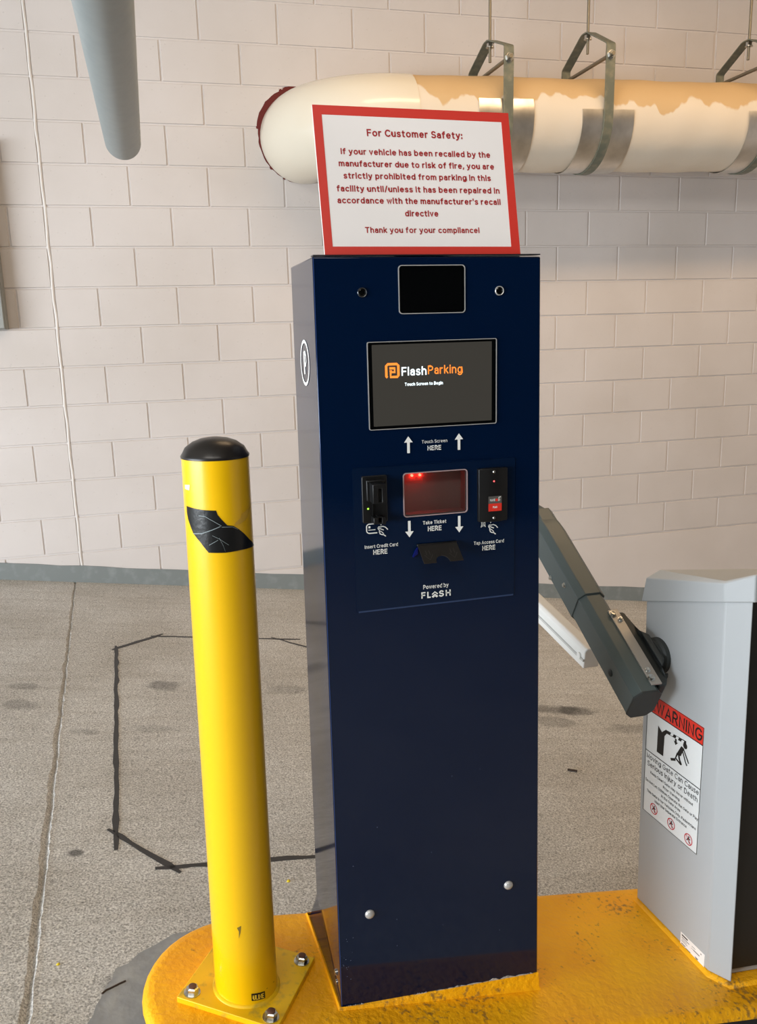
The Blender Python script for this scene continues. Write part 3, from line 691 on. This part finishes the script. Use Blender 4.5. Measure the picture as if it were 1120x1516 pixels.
# access card reader
ar = MB(); P = []
for j in range(9):
    s = j/8; x = lerp(.5316,.5852,s); dd = .010+.0045*math.sin(PI*s)
    P.append([kf(x,-.3365-.0006*math.sin(PI*s),.0008),kf(x,-.2428+.0006*math.sin(PI*s),.0008),kf(x,-.2428+.0006*math.sin(PI*s),dd),kf(x,-.3365-.0006*math.sin(PI*s),dd)])
ar = ar.loft(P).build('access_card_reader', BLACK, kio, bevel=.0008, smooth=40)
d = .0152
MB().prism([(.5481,-.3178),(.5723,-.3178),(.5723,-.3042),(.5481,-.3042)], kf, .0138, .0148).build('red_label', WARN, ar)
MB().prism([(.5481,-.3042),(.5723,-.3042),(.5723,-.2913),(.5481,-.2913)], kf, .0138, .0148).build('grey_label', mat('grey_label_print', (88,84,80), .4), ar)
mb = MB(); text(mb,'WAVE',.5502,.5600,-.3000,.0042,kf,d,.18); text(mb,'D',.5655,.5690,-.3000,.0042,kf,d,.18); text(mb,'PLUS',.5555,.5640,-.3125,.0036,kf,d,.18)
mb.strip([(.5660,-.2940),(.5705,-.2928)], .0012, kf, d)
mb.build('lettering', WHITE, ar, smooth=0)
mb = MB().flat(circle(.5627,-.2980,.0026,16), kf, d); mb.build('red_dot', WARN, ar)
for z in (-.2482,-.3302): MB().lathe(kf(.5583,z,.0135), (0,-1,0), [(.0026,0),(.0026,.001),(.0015,.0022),(0,.0024)], 16).build('screw', STEEL, ar)
MB().lathe(kf(.5580,-.2646,.0138), (0,-1,0), [(.0016,0),(.0014,.001),(0,.0016)], 14).build('indicator_light', mat('pink_led', (255,90,90), .3, emit=((255,80,80),1.6)), ar)
# ticket slot with its flap
ts2 = MB().prism([(.4190,-.3718),(.4915,-.3718),(.4915,-.3678),(.4190,-.3678)], kf, .0008, .007).build('ticket_slot', mat('slot_black_metal', (8,9,11), .4), kio, bevel=.0006)
fl = frame(kf(0,-.3705,.006), (1,0,0), (0,.844,.536))
FP = [(.4198,0),(.4908,0),(.4908,-.0420),(.4668,-.0420)]+[(.4545+.0123*math.cos(PI*k/12), -.0420+.0150*math.sin(PI*k/12)) for k in range(1,12)]+[(.4422,-.0420),(.4198,-.0420)]
MB().prism(FP, fl, -.0008, .0012).build('flap', mat('dark_brown_black_metal', (30,27,24), .45), ts2)
mb = MB()
EMB = mat('scratched_arrow', (70,66,62), .5)
for x in (.4325,.4770): MB().strip([(x-.003,-.014),(x-.003,-.024),(x-.0075,-.024),(x,-.036),(x+.0075,-.024),(x+.003,-.024),(x+.003,-.014)], .0008, fl, .0015).build('arrow_emboss', EMB, ts2, smooth=0)
MB().prism([(.4170,-.3775),(.4200,-.3740),(.4200,-.3850),(.4115,-.3905),(.4115,-.3885)], kf, .0008, .006).build('side_lug', mat('blue_lug', (6,16,84), .35), ts2)
for x, z in ((.3144,-1.0808),(.5964,-1.0784)): MB().lathe(kf(x,z,0), (0,-1,0), [(.0092,.0002),(.0092,.0015),(.0078,.0040),(.0045,.0058),(0,.0064)], 28).build('button_bolt', SILVER, kio, smooth=60)
# parking emblem on the left side
nrm = Vector((-1,0,0))
sf = frame((0,0,0), (0,-1,0), (0,0,1))
def side(y_, z, d=0):                                 # x across = -Y
    t = (z+1.2745)/1.388; return Vector((lerp(.2525,.2562,t)-d, -y_, z))
mb = MB()
mb.strip([(-1.4674+.040*math.cos(a), -.0545+.0365*math.sin(a)) for a in [2*PI*k/40 for k in range(40)]], .0058, side, .0008, closed=True)
mb.strip([(-1.4700,-.0740),(-1.4730,-.0355)], .0105, side, .0008)
mb.strip([(-1.4718,-.0378),(-1.4600,-.0378),(-1.4560,-.0420),(-1.4555,-.0520),(-1.4600,-.0575),(-1.4710,-.0575)], .0075, side, .0008)
mb.build('parking_emblem', WHITE, kio, smooth=0)
MB().lathe((.2529,1.402,-1.225), (-1,0,0), [(.006,0),(.006,.003),(.003,.004),(0,.0042)], 20).lathe((.2526,1.400,-1.246), (-1,0,0), [(.005,0),(.005,.002),(0,.003)], 20).build('side_bolt', STEEL, kio)
# chipped white paint along the bottom edge
mb = MB()
def chip(xa, xb, up, lo):
    n = 26; P = []
    for i in range(n+1): x = lerp(xa,xb,i/n); P.append((x, lerp(-1.2745,-1.2957,(x-.2525)/.4094)+up*random.uniform(.2,1)*(1 if 0 < i < n else .2)))
    for i in range(n, -1, -1): x = lerp(xa,xb,i/n); P.append((x, lerp(-1.2745,-1.2957,(x-.2525)/.4094)-.001))
    mb.prism(P, kf, .0003, .0012)
chip(.262,.300,.0045,0); chip(.395,.425,.004,0); chip(.44,.655,.0065,0); chip(.30,.395,.0012,0)
mb.build('chipped_edge', mat('chipped_grey_white', (176,170,160), .7, vary=(120,(90,88,86),.5,.62)), kio, smooth=0)
mb = MB()
for i in range(26):
    x, z = random.choice([(random.uniform(.256,.275), random.uniform(-1.25,-1.1)), (random.uniform(.27,.65), random.uniform(-1.2,-.8))]); r = random.uniform(.0003,.0008)
    mb.flat([(x-r,z-r*.6),(x+r*1.5,z-r*.2),(x+r,z+r*.7),(x-r*.6,z+r)], kf, .0005)
mb.build('scratch', mat('pale_scratch', (120,128,140), .6), kio, smooth=0, kind='stuff')

# ------------------------------------------------------------------ safety sign standing on the kiosk
sg = root('safety_sign', (.451, Y0+.03, .1135), 'red bordered white customer safety sign leaning on top of the kiosk', 'sign')
sfm = frame((.2809, Y0+.02, .1150), (1,0,0), (0,.06,.2385))
MB().prism([(0,0),(.3385,0),(.3400,.2465),(0,.2480)], sfm, -.005, 0).build('panel', mat('white_foam_board', (232,226,220), .5), sg)
ring(MB(), [(0,.0004),(.3384,.0004),(.3399,.2464),(.0002,.2479)], [(.0138,.0163),(.3228,.0155),(.3258,.2302),(.0146,.2323)], sfm, .0001, .0006).build('border', RED, sg, smooth=0)
MB().prism([(.0138,.0163),(.3228,.0155),(.3258,.2302),(.0146,.2323)], sfm, .0001, .0003).build('face', CARD, sg, smooth=0)
mb = MB(); d = .0007
for s, a, b, z, c, w_ in (('For Customer Safety:',.0870,.2525,.1985,.0122,.185),('If your vehicle has been recalled by the',.0405,.2995,.1675,.0104,.19),
    ('manufacturer due to risk of fire, you are',.0355,.3045,.1475,.0104,.19),('strictly prohibited from parking in this',.0417,.2967,.1275,.0104,.19),
    ('facility until/unless it has been repaired in',.0285,.3105,.1062,.0104,.19),("accordance with the manufacturer's recall",.0280,.3105,.0868,.0104,.19),
    ('directive',.1399,.1974,.0660,.0104,.19),('Thank you for your compliance!',.0696,.2676,.0384,.0100,.18)):
    text(mb, s, a, b, z, c, sfm, d, w_)
mb.build('lettering', REDTX, sg, smooth=0)
MB().hexa([(.40,Y0+.025,.1137),(.50,Y0+.025,.1137),(.50,Y0+.14,.1137),(.40,Y0+.14,.1137),(.40,Y0+.025,.1150),(.50,Y0+.025,.1150),(.50,Y0+.14,.1150),(.40,Y0+.14,.1150)])\
  .hexa([(.43,Y0+.135,.1137),(.47,Y0+.135,.1137),(.47,Y0+.139,.1137),(.43,Y0+.139,.1137),(.43,Y0+.064,.28),(.47,Y0+.064,.28),(.47,Y0+.068,.28),(.43,Y0+.068,.28)]).build('easel_foot', mat('clear_white_acrylic', (210,210,208), .2), sg)

# ------------------------------------------------------------------ bollard
bx, by = .0845, 1.438
bol = root('bollard', (bx, by, isl_z(bx)), 'yellow steel bollard with black dome cap, left of the kiosk', 'bollard')
bt, bb = Vector((.0898,1.438,-.2018)), Vector((.0813,1.438,isl_z(.0813)+.010))
RT, RB = .0563, .0593
def bp_(z): return bb.lerp(bt, (z-bb.z)/(bt.z-bb.z))
def br_(z): return RB+(RT-RB)*(z-bb.z)/(bt.z-bb.z)
def cylp(deg, z, d=0):
    c = bp_(z); r = br_(z)+d; a = math.radians(deg)
    return Vector((c.x+r*math.cos(a), c.y+r*math.sin(a), z))
MB().loft([[cylp(360*k/56, z) for k in range(56)] for z in [lerp(bb.z-.006, bt.z, i/12) for i in range(13)]]).build('post', YEL, bol, smooth=50)
dm = (bt-bb).normalized()
MB().lathe(bt-dm*.0015, dm, [(RT+.0008,0),(RT+.0012,.003),(RT-.002,.0075),(RT*.88,.0165),(RT*.66,.0255),(RT*.42,.0305),(RT*.2,.0325),(0,.033)], 56).build('dome_cap', RUBBER, bol, smooth=70)
# base plate turned on the island, following its slope
pc = Vector((.0875,1.457)); hd = .1425; ang = math.radians(14.6)
PC = [pc+Vector((math.cos(ang+k*PI/2), math.sin(ang+k*PI/2)))*hd for k in range(4)]
bpz = MB().loft([[(p.x,p.y,isl_z(p.x)-.004) for p in PC], [(p.x,p.y,isl_z(p.x)+.0115) for p in PC]]).build('base_plate', YPLATE, bol, bevel=.0015)
MB().loft([[(c.x+math.cos(2*PI*k/48)*r, c.y+math.sin(2*PI*k/48)*r, isl_z(c.x+math.cos(2*PI*k/48)*r)+h) for k in range(48)] for r, h, c in ((RB+.006,.0110,bb),(RB+.0042,.0140,bb),(RB+.0012,.0155,bb),(RB-.002,.0165,bb))]).build('weld_bead', YPLATE, bol, smooth=70)
for k in range(4):
    p = pc+Vector((math.cos(ang+k*PI/2), math.sin(ang+k*PI/2)))*.1130
    n_ = Vector((.14,0,1)).normalized(); q = Vector((p.x,p.y,isl_z(p.x)+.0112))
    an = MB().lathe(q, n_, [(.0155,0),(.0155,.0022),(.0080,.0024)], 28).build('anchor_bolt', STEEL, bol, smooth=30)
    MB().lathe(q+n_*.0022, n_, [(.0118,0),(.0118,.0095),(.0095,.0115),(.0,.0115)], 6).build('hex_nut', STEEL, an, smooth=20)
    MB().lathe(q+n_*.0130, n_, [(.0074,0),(.0074,.0022),(.006,.0030),(0,.0030)], 20).build('stud_end', mat('rusty_stud', (104,74,62), .6, metal=.4), an, smooth=40)
# torn black tape
TP = [(-158,-.2805),(-140,-.2818),(-118,-.2840),(-97.4,-.2851),(-95.2,-.2925),(-88,-.3023),(-80.4,-.3115),(-70,-.3138),(-60,-.3210),(-51.4,-.3285),(-35,-.3440),(-10,-.3607),(-35,-.3590),(-58.5,-.3574),(-86,-.3576),(-114,-.3563),(-128,-.3391),(-143,-.3247),(-155.4,-.303),(-158.5,-.292)]
def wrapped(poly, d, step=5):                          # finely sliced so it hugs the round post
    bm = bmesh.new(); vs = [bm.verts.new((a, z*1000, 0)) for a, z in poly]; bm.faces.new(vs)
    a0, a1 = min(p[0] for p in poly), max(p[0] for p in poly); a = a0+step
    while a < a1-.5:
        bmesh.ops.bisect_plane(bm, geom=bm.verts[:]+bm.edges[:]+bm.faces[:], plane_co=(a,0,0), plane_no=(1,0,0)); a += step
    bm.verts.index_update()
    vs = [cylp(v.co.x, v.co.y/1000, d) for v in bm.verts]; fs = [tuple(v.index for v in f.verts) for f in bm.faces]; bm.free()
    return vs, fs
tp = MB().add(*wrapped(TP, .0006)).build('torn_tape', mat('black_vinyl_tape', (20,21,22), .30, bump=(90,.25,.002)), bol, smooth=60)
mb = MB()
cf = lambda a, z, d=0: cylp(a, z/1000, d)
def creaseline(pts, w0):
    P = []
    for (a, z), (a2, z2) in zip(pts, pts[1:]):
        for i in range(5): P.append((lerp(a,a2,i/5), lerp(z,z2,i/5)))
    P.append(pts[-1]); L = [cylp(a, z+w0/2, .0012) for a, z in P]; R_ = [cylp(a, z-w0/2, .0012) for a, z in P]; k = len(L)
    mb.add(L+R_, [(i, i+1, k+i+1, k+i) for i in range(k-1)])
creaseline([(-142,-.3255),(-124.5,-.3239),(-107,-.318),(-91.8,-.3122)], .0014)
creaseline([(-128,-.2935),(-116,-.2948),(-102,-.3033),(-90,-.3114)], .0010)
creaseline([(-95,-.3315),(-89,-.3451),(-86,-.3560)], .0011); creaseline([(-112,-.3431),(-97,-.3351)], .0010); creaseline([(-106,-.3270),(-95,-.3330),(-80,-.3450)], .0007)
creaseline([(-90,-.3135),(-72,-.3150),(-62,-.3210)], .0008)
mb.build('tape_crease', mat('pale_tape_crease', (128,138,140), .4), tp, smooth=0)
MB().add(*wrapped([(-160,-.2448),(-144,-.2432),(-146,-.2526),(-160,-.2521)], .0005)).build('paper_scrap', mat('cream_paper', (240,232,200), .6), bol, smooth=60)
MB().add(*wrapped([(-60,-.313),(-68,-.3141),(-66,-.3090),(-55,-.3030),(-52,-.2965),(-42,-.2935),(-24,-.2890),(-33,-.3005),(-44,-.3093)], .0004)).build('tape_residue', mat('clear_tape_residue', (222,176,60), .25), bol, smooth=60)
ul = MB().add(*wrapped([(-86.2,-1.2120),(-59.8,-1.2190),(-59.8,-1.2345),(-86.2,-1.2275)], .0005)).build('maker_label', BTXT, bol, smooth=60)
mb = MB()
uf = lambda x, y, dd=0: cylp(-86+x/RB*180/PI, y-.0065*x/.026, dd); text(mb, 'ULINE', .0022, .0245, -1.2255, .0105, uf, .0010, .15); mb.build('lettering', mat('yellow_print', (236,200,60), .5), ul, smooth=0)
mb = MB(); uf2 = lambda x, y, d=0: cylp(x*1000, y, d)
mb.strip([(-.056,-1.2172),(-.032,-1.2195)], .0010, uf2, .0006); mb.build('fine_print', BTXT, bol, smooth=0)
MB().add(*wrapped([(-104.7,-1.068),(-97,-1.0642),(-99,-1.078),(-102.4,-1.0909),(-101.5,-1.076)], .0004)).build('paint_nick', mat('dark_nick', (120,100,40), .6), bol, smooth=0)

# ------------------------------------------------------------------ barrier gate
GC = Vector((1.0593,1.352,0)); gv = Vector((-.0687,.9976,0)).normalized(); gn = Vector((-.9976,-.0687,0)).normalized(); gu = -gn
def GP(t, z, d=0): return GC+gv*t+gn*d+Vector((0,0,z))
gate = root('barrier_gate', (1.21,1.47,isl_z(1.21)), 'light grey parking barrier gate cabinet right of the kiosk with a raised arm', 'barrier gate')
z_ = lambda x: isl_z(x)+.0082
RB_ = [(1.0418,1.6058),(1.0593,1.352),(1.0888,1.3117),(1.0935,1.335),(1.36,1.352),(1.365,1.331),(1.392,1.375),(1.37,1.630)]
RT_ = [(1.0409,1.6186),(1.058,1.3704),(1.0912,1.330),(1.096,1.353),(1.362,1.370),(1.368,1.349),(1.394,1.393),(1.372,1.645)]
ZT_ = [-.60,-.53,-.52,-.52,-.53,-.53,-.54,-.61]
MB().loft([[(x,y,z_(x)) for x, y in RB_], [(x,y,z) for (x, y), z in zip(RT_, ZT_)]]).build('cabinet', CAB, gate, bevel=.003, smooth=20)
MB().hexa([(1.0942,1.327,z_(1.094)+.02),(1.3600,1.345,z_(1.36)+.02),(1.360,1.352,z_(1.36)+.02),(1.0942,1.336,z_(1.094)+.02),(1.0965,1.345,-.53),(1.362,1.362,-.54),(1.362,1.370,-.54),(1.0965,1.354,-.53)]).build('front_door', DOORB, gate)
o4 = [(1.0365,1.632),(1.0525,1.368),(1.0892,1.3245),(1.370,1.343),(1.402,1.385),(1.380,1.665)]
zb4 = [-.6249,-.5463,-.5372,-.548,-.56,-.64]; zt4 = [-.5668,-.5091,-.4845,-.497,-.51,-.59]
tp4 = [(1.0400,1.622),(1.0545,1.3715),(1.0895,1.3275),(1.369,1.346),(1.399,1.388),(1.377,1.652)]
rf4 = [(1.068,1.612),(1.0595,1.3775),(1.0915,1.3325),(1.368,1.351),(1.393,1.392),(1.372,1.640)]; zr4 = [-.5475,-.5065,-.4825,-.495,-.507,-.583]
MB().loft([[(x,y,z) for (x, y), z in zip(o4, zb4)], [(x,y,z) for (x, y), z in zip(tp4, zt4)], [(x,y,z) for (x, y), z in zip(rf4, zr4)]]).build('lid', CAB, gate, bevel=.004, smooth=25, seg=3)
# warning sticker
SX = .245
def wf(x, y, d=0): return GP(SX-x, y, d)
WT, WB, WW = -.8330, -1.1305, .1905
ws = MB().loft([[wf(0,WB,.0002),wf(WW,WB-.002,.0002),wf(WW,WT-.001,.0002),wf(0,WT+.002,.0002)],[wf(0,WB,.0008),wf(WW,WB-.002,.0008),wf(WW,WT-.001,.0008),wf(0,WT+.002,.0008)]]).build('warning_sticker', STK, gate, smooth=0)
MB().loft([[wf(0,-.8735,.0009),wf(WW,-.8745,.0009),wf(WW,WT-.001,.0009),wf(0,WT+.002,.0009)],[wf(0,-.8735,.0011),wf(WW,-.8745,.0011),wf(WW,WT-.001,.0011),wf(0,WT+.002,.0011)]]).build('red_header', WARN, ws, smooth=0)
d = .0013; mb = MB()
mb.strip([(.0008,WB+.0008),(WW-.0008,WB-.001),(WW-.0008,WT-.002),(.0008,WT+.001)], .0020, wf, d, closed=True)
mb.strip([(0,-.8738),(WW,-.8748)], .0022, wf, d); mb.strip([(0,-.9745),(WW,-.9770)], .0020, wf, d)
text(mb,'WARNING',.0335,.1865,-.8690,.0290,wf,d,.145)
mb.strip([(.0050,-.8680),(.0290,-.8680),(.0170,-.8430)], .0030, wf, d, closed=True); mb.strip([(.0170,-.8520),(.0170,-.8600)], .0030, wf, d); mb.flat(circle(.0170,-.8640,.0016,10), wf, d)
for s, a, b, z, c, q in (('Moving Gate Can Cause',.006,.1855,-.9930,.0128,.12),('Serious Injury or Death',.010,.1830,-1.0110,.0128,.12),
    ('Keep Clear! Gate May Move without',.022,.170,-1.0268,.0070,.14),('Prior Warning',.069,.126,-1.0395,.0070,.14),
    ('Do Not Let Children Operate the Gate or Play',.006,.1880,-1.0520,.0070,.14),('In the Gate Area',.064,.130,-1.0640,.0070,.14),
    ('This Gate is for Vehicles Only. Pedestrians',.012,.1830,-1.0775,.0070,.14),('Must Use Separate Entrance',.042,.154,-1.0895,.0070,.14)):
    text(mb, s, a, b, z, c, wf, d, q)
mb.build('lettering', BTXT, ws, smooth=0)
mb = MB()
mb.flat([(.0410,-.9620),(.0640,-.9620),(.0655,-.9120),(.0740,-.9010),(.0700,-.8935),(.0560,-.9065),(.0418,-.8970)], wf, d)
mb.strip([(.0700,-.8985),(.1380,-.8935)], .0078, wf, d)
mb.strip([(.1040,-.9000),(.1040,-.9080)], .0055, wf, d); mb.flat([(.0970,-.9070),(.1110,-.9070),(.1040,-.9150)], wf, d)
mb.flat(circle(.1352,-.9020,.0068,20), wf, d)
mb.flat([(.1230,-.9080),(.1330,-.9100),(.1225,-.9330),(.1090,-.9330)], wf, d)
mb.strip([(.1300,-.9110),(.1440,-.9300),(.1490,-.9370)], .0036, wf, d); mb.strip([(.1270,-.9160),(.1390,-.9390),(.1440,-.9450)], .0036, wf, d)
mb.strip([(.1150,-.9300),(.1190,-.9420),(.1260,-.9520)], .0055, wf, d); mb.strip([(.1120,-.9310),(.1060,-.9450),(.1240,-.9515)], .0050, wf, d); mb.strip([(.1060,-.9490),(.0900,-.9560)], .0058, wf, d)
mb.build('pictogram', BTXT, ws, smooth=0)
for cx, cz in ((.0405,-1.1075),(.1030,-1.1092),(.1620,-1.1120)):
    mb = MB(); mb.strip([(cx-.0055,cz-.0045),(cx-.001,cz+.002),(cx+.0058,cz+.0015)], .0028, wf, d); mb.flat(circle(cx+.001,cz+.0062,.0022,12), wf, d); mb.strip([(cx,cz+.004),(cx+.0012,cz-.003),(cx+.004,cz-.008)], .0024, wf, d).build('pictogram', BTXT, ws, smooth=0)
mb = MB()
for x0, x1 in ((.0850,.0935),(.1030,.1115),(.1210,.1290)): mb.flat([(x0,-.8998),(x1,-.8992),(x1+.003,-.8920),(x0+.003,-.8926)], wf, d+.0004)
mb.build('white_stripe', STK, ws, smooth=0)
CRIM = mat('crimson_print', (196,30,48), .5)
for cx, cz in ((.0405,-1.1075),(.1030,-1.1092),(.1620,-1.1120)):
    mb = MB().strip(circle(cx,cz,.0122), .0020, wf, d+.0004, closed=True); mb.strip([(cx-.0086,cz+.0086),(cx+.0086,cz-.0086)], .0016, wf, d+.0004).build('prohibition_circle', CRIM, ws, smooth=0)

# rating label low on the side
rf = lambda x, y, d=0: GP(.0908-x, y, d)
rl = MB().loft([[rf(0,-1.3888,.0002),rf(.0790,-1.3895,.0002),rf(.0790,-1.3490,.0002),rf(0,-1.3494,.0002)],[rf(0,-1.3888,.0007),rf(.0790,-1.3895,.0007),rf(.0790,-1.3490,.0007),rf(0,-1.3494,.0007)]]).build('rating_label', mat('white_label_paper', (240,238,236), .4), gate, smooth=0)
mb = MB()
for x0, x1, y, w_ in ((.004,.024,-1.3545,.004),(.004,.030,-1.3605,.0016),(.004,.022,-1.3655,.0010),(.004,.024,-1.3695,.0010),(.004,.018,-1.3760,.0022),(.019,.035,-1.3795,.0042),(.038,.050,-1.3580,.0010),(.036,.048,-1.3640,.0008),(.044,.064,-1.3640,.0022),(.050,.060,-1.3760,.0022),(.052,.058,-1.3800,.0040),(.062,.068,-1.3815,.0035),(.066,.070,-1.3560,.0022)):
    mb.strip([(x0,y),(x1,y)], w_, rf, .0010)
mb.build('fine_print', mat('grey_fine_print', (90,88,88), .6), rl, smooth=0)
# arm and its mount
AX = .959; a0 = Vector((AX,1.486,-.800)); el = math.radians(29.0); ad = Vector((0,math.cos(el),math.sin(el))); an_ = Vector((0,-math.sin(el),math.cos(el)))
def octo(w, h, c): return [(-w,-h+c),(-w+c,-h),(w-c,-h),(w,-h+c),(w,h-c),(w-c,h),(-w+c,h),(-w,h-c)]
def AP(s, x=0, n=0): return a0+ad*s+Vector((x,0,0))+an_*n
arm_pts = [AP(s) for s in (0,.1,.3,.5,.60)]
arm = MB().sweep(arm_pts, octo(.0325,.0425,.015), (1,0,0)).build('arm', ARM, gate, bevel=.0012, smooth=20)
el2 = math.radians(-22); bend = []
pth = [AP(.285), AP(.35), AP(.45), AP(.52)]
p = AP(.52); a = el
for i in range(8):
    a += (el2-el)/8; p = p+Vector((0,math.cos(a),math.sin(a)))*.028; pth.append(p)
pth += [p+Vector((0,math.cos(el2),math.sin(el2)))*q for q in (.12,.42)]
MB().sweep(pth, octo(.0355,.0462,.0155), (1,0,0)).build('elbow_sleeve', ARM, arm, bevel=.0014, smooth=20)
MB().sweep([AP(-.0035), AP(.001)], octo(.0335,.0435,.0155), (1,0,0)).build('end_cap', CAST, arm, bevel=.001)
ed = pth[-1]
for s, n_, r, M_ in ((.415,-.028,.0045,STEEL),(.352,.010,.0048,STEEL)):
    MB().lathe(AP(s,-.0352,n_), (-1,0,0), [(r*1.4,-.001),(r*1.4,.0012),(r,.0014),(r*.9,.0045),(0,.005)], 18).build('screw', M_, arm)
MB().lathe(AP(.092,-.0322,-.004), (-1,0,0), [(.0085,-.001),(.0085,.0015),(.005,.0042),(0,.005)], 22).build('plug', CAST, arm)
# white boom hanging level from the elbow
b0 = Vector((1.004,1.790,-.820)); bd = Vector((-.002,math.cos(math.radians(7)),math.sin(math.radians(7)))).normalized()
b1 = b0+bd*.95
secb = [(-.0215,-.0270),(.0215,-.0270),(.0215,.0190),(.0140,.0270),(-.0140,.0270),(-.0215,.0190)]
bm_ = MB().sweep([b0,b0.lerp(b1,.5),b1], secb, (1,0,0)).build('boom', BOOM, gate, bevel=.003, smooth=25, seg=3)
MB().cyl(b0+Vector((-.026,.022,.002)), b0+Vector((.026,.022,.002)), .0085, n=20).build('pin', BOOM, bm_)
MB().sweep([b0+Vector((-.0225,0,-.004)), b0+bd*.9+Vector((-.0225,0,-.004))], [(-.002,-.003),(.002,-.003),(.002,.003),(-.002,.003)], (1,0,0)).build('edge_trim', mat('grey_rubber_trim', (196,196,192), .5), bm_)
# mount
hubc = GP(.213,-.731)
MB().lathe(hubc, gn, [(.041,-.002),(.041,.010),(.036,.014),(.036,.020),(.030,.022)], 40).build('hub', CAST, gate, smooth=30)
brk = MB()
x2 = AX+.0325; h0 = .055
f_in = [AP(s, .0325, n) for s, n in ((.012,-.034),(.225,-.034),(.225,.040),(.012,.040))]
f_out = [hubc+gn*.018+ad*s+an_*n for s, n in ((-.036,-.036),(.036,-.036),(.036,.036),(-.036,.036))]
off = Vector((.018,0,0))
f_mid = [AP(s, .0325+.030, n) for s, n in ((.028,-.030),(.190,-.030),(.190,.034),(.028,.034))]
f_shd = [hubc+gn*.034+ad*s+an_*n for s, n in ((-.052,-.034),(.052,-.034),(.052,.034),(-.052,.034))]
brk.loft([f_in, [p+off for p in f_in], f_mid, f_shd, f_out]).build('bracket', CAST, gate, bevel=.005, smooth=30)
mp_ = MB().sweep([AP(.012,.0235,.0445), AP(.228,.0235,.0445)], [(-.0125,-.0020),(.0125,-.0020),(.0125,.0020),(-.0125,.0020)], (1,0,0)).build('clamp_plate', mat('satin_stainless', (170,165,158), .4, metal=.6), gate, bevel=.0008)
for s, dx, r in ((.215,.018,.0062),(.197,.028,.0045),(.050,.020,.0045),(.030,.018,.0062)):
    MB().lathe(AP(s,dx,.0462), an_, [(r*1.5,0),(r*1.5,.0012),(r,.0014),(r,.0052),(r*.5,.0054),(0,.004)], 20).build('socket_screw', STEEL, mp_)
mb = MB()
for s in (.018,.060): mb.sweep([AP(s,.040,.036), AP(s+.03,.074,.020)], [(-.006,-.006),(.006,-.006),(.006,.006),(-.006,.006)], (1,0,0))
mb.build('bracket_rib', CAST, gate, bevel=.002)
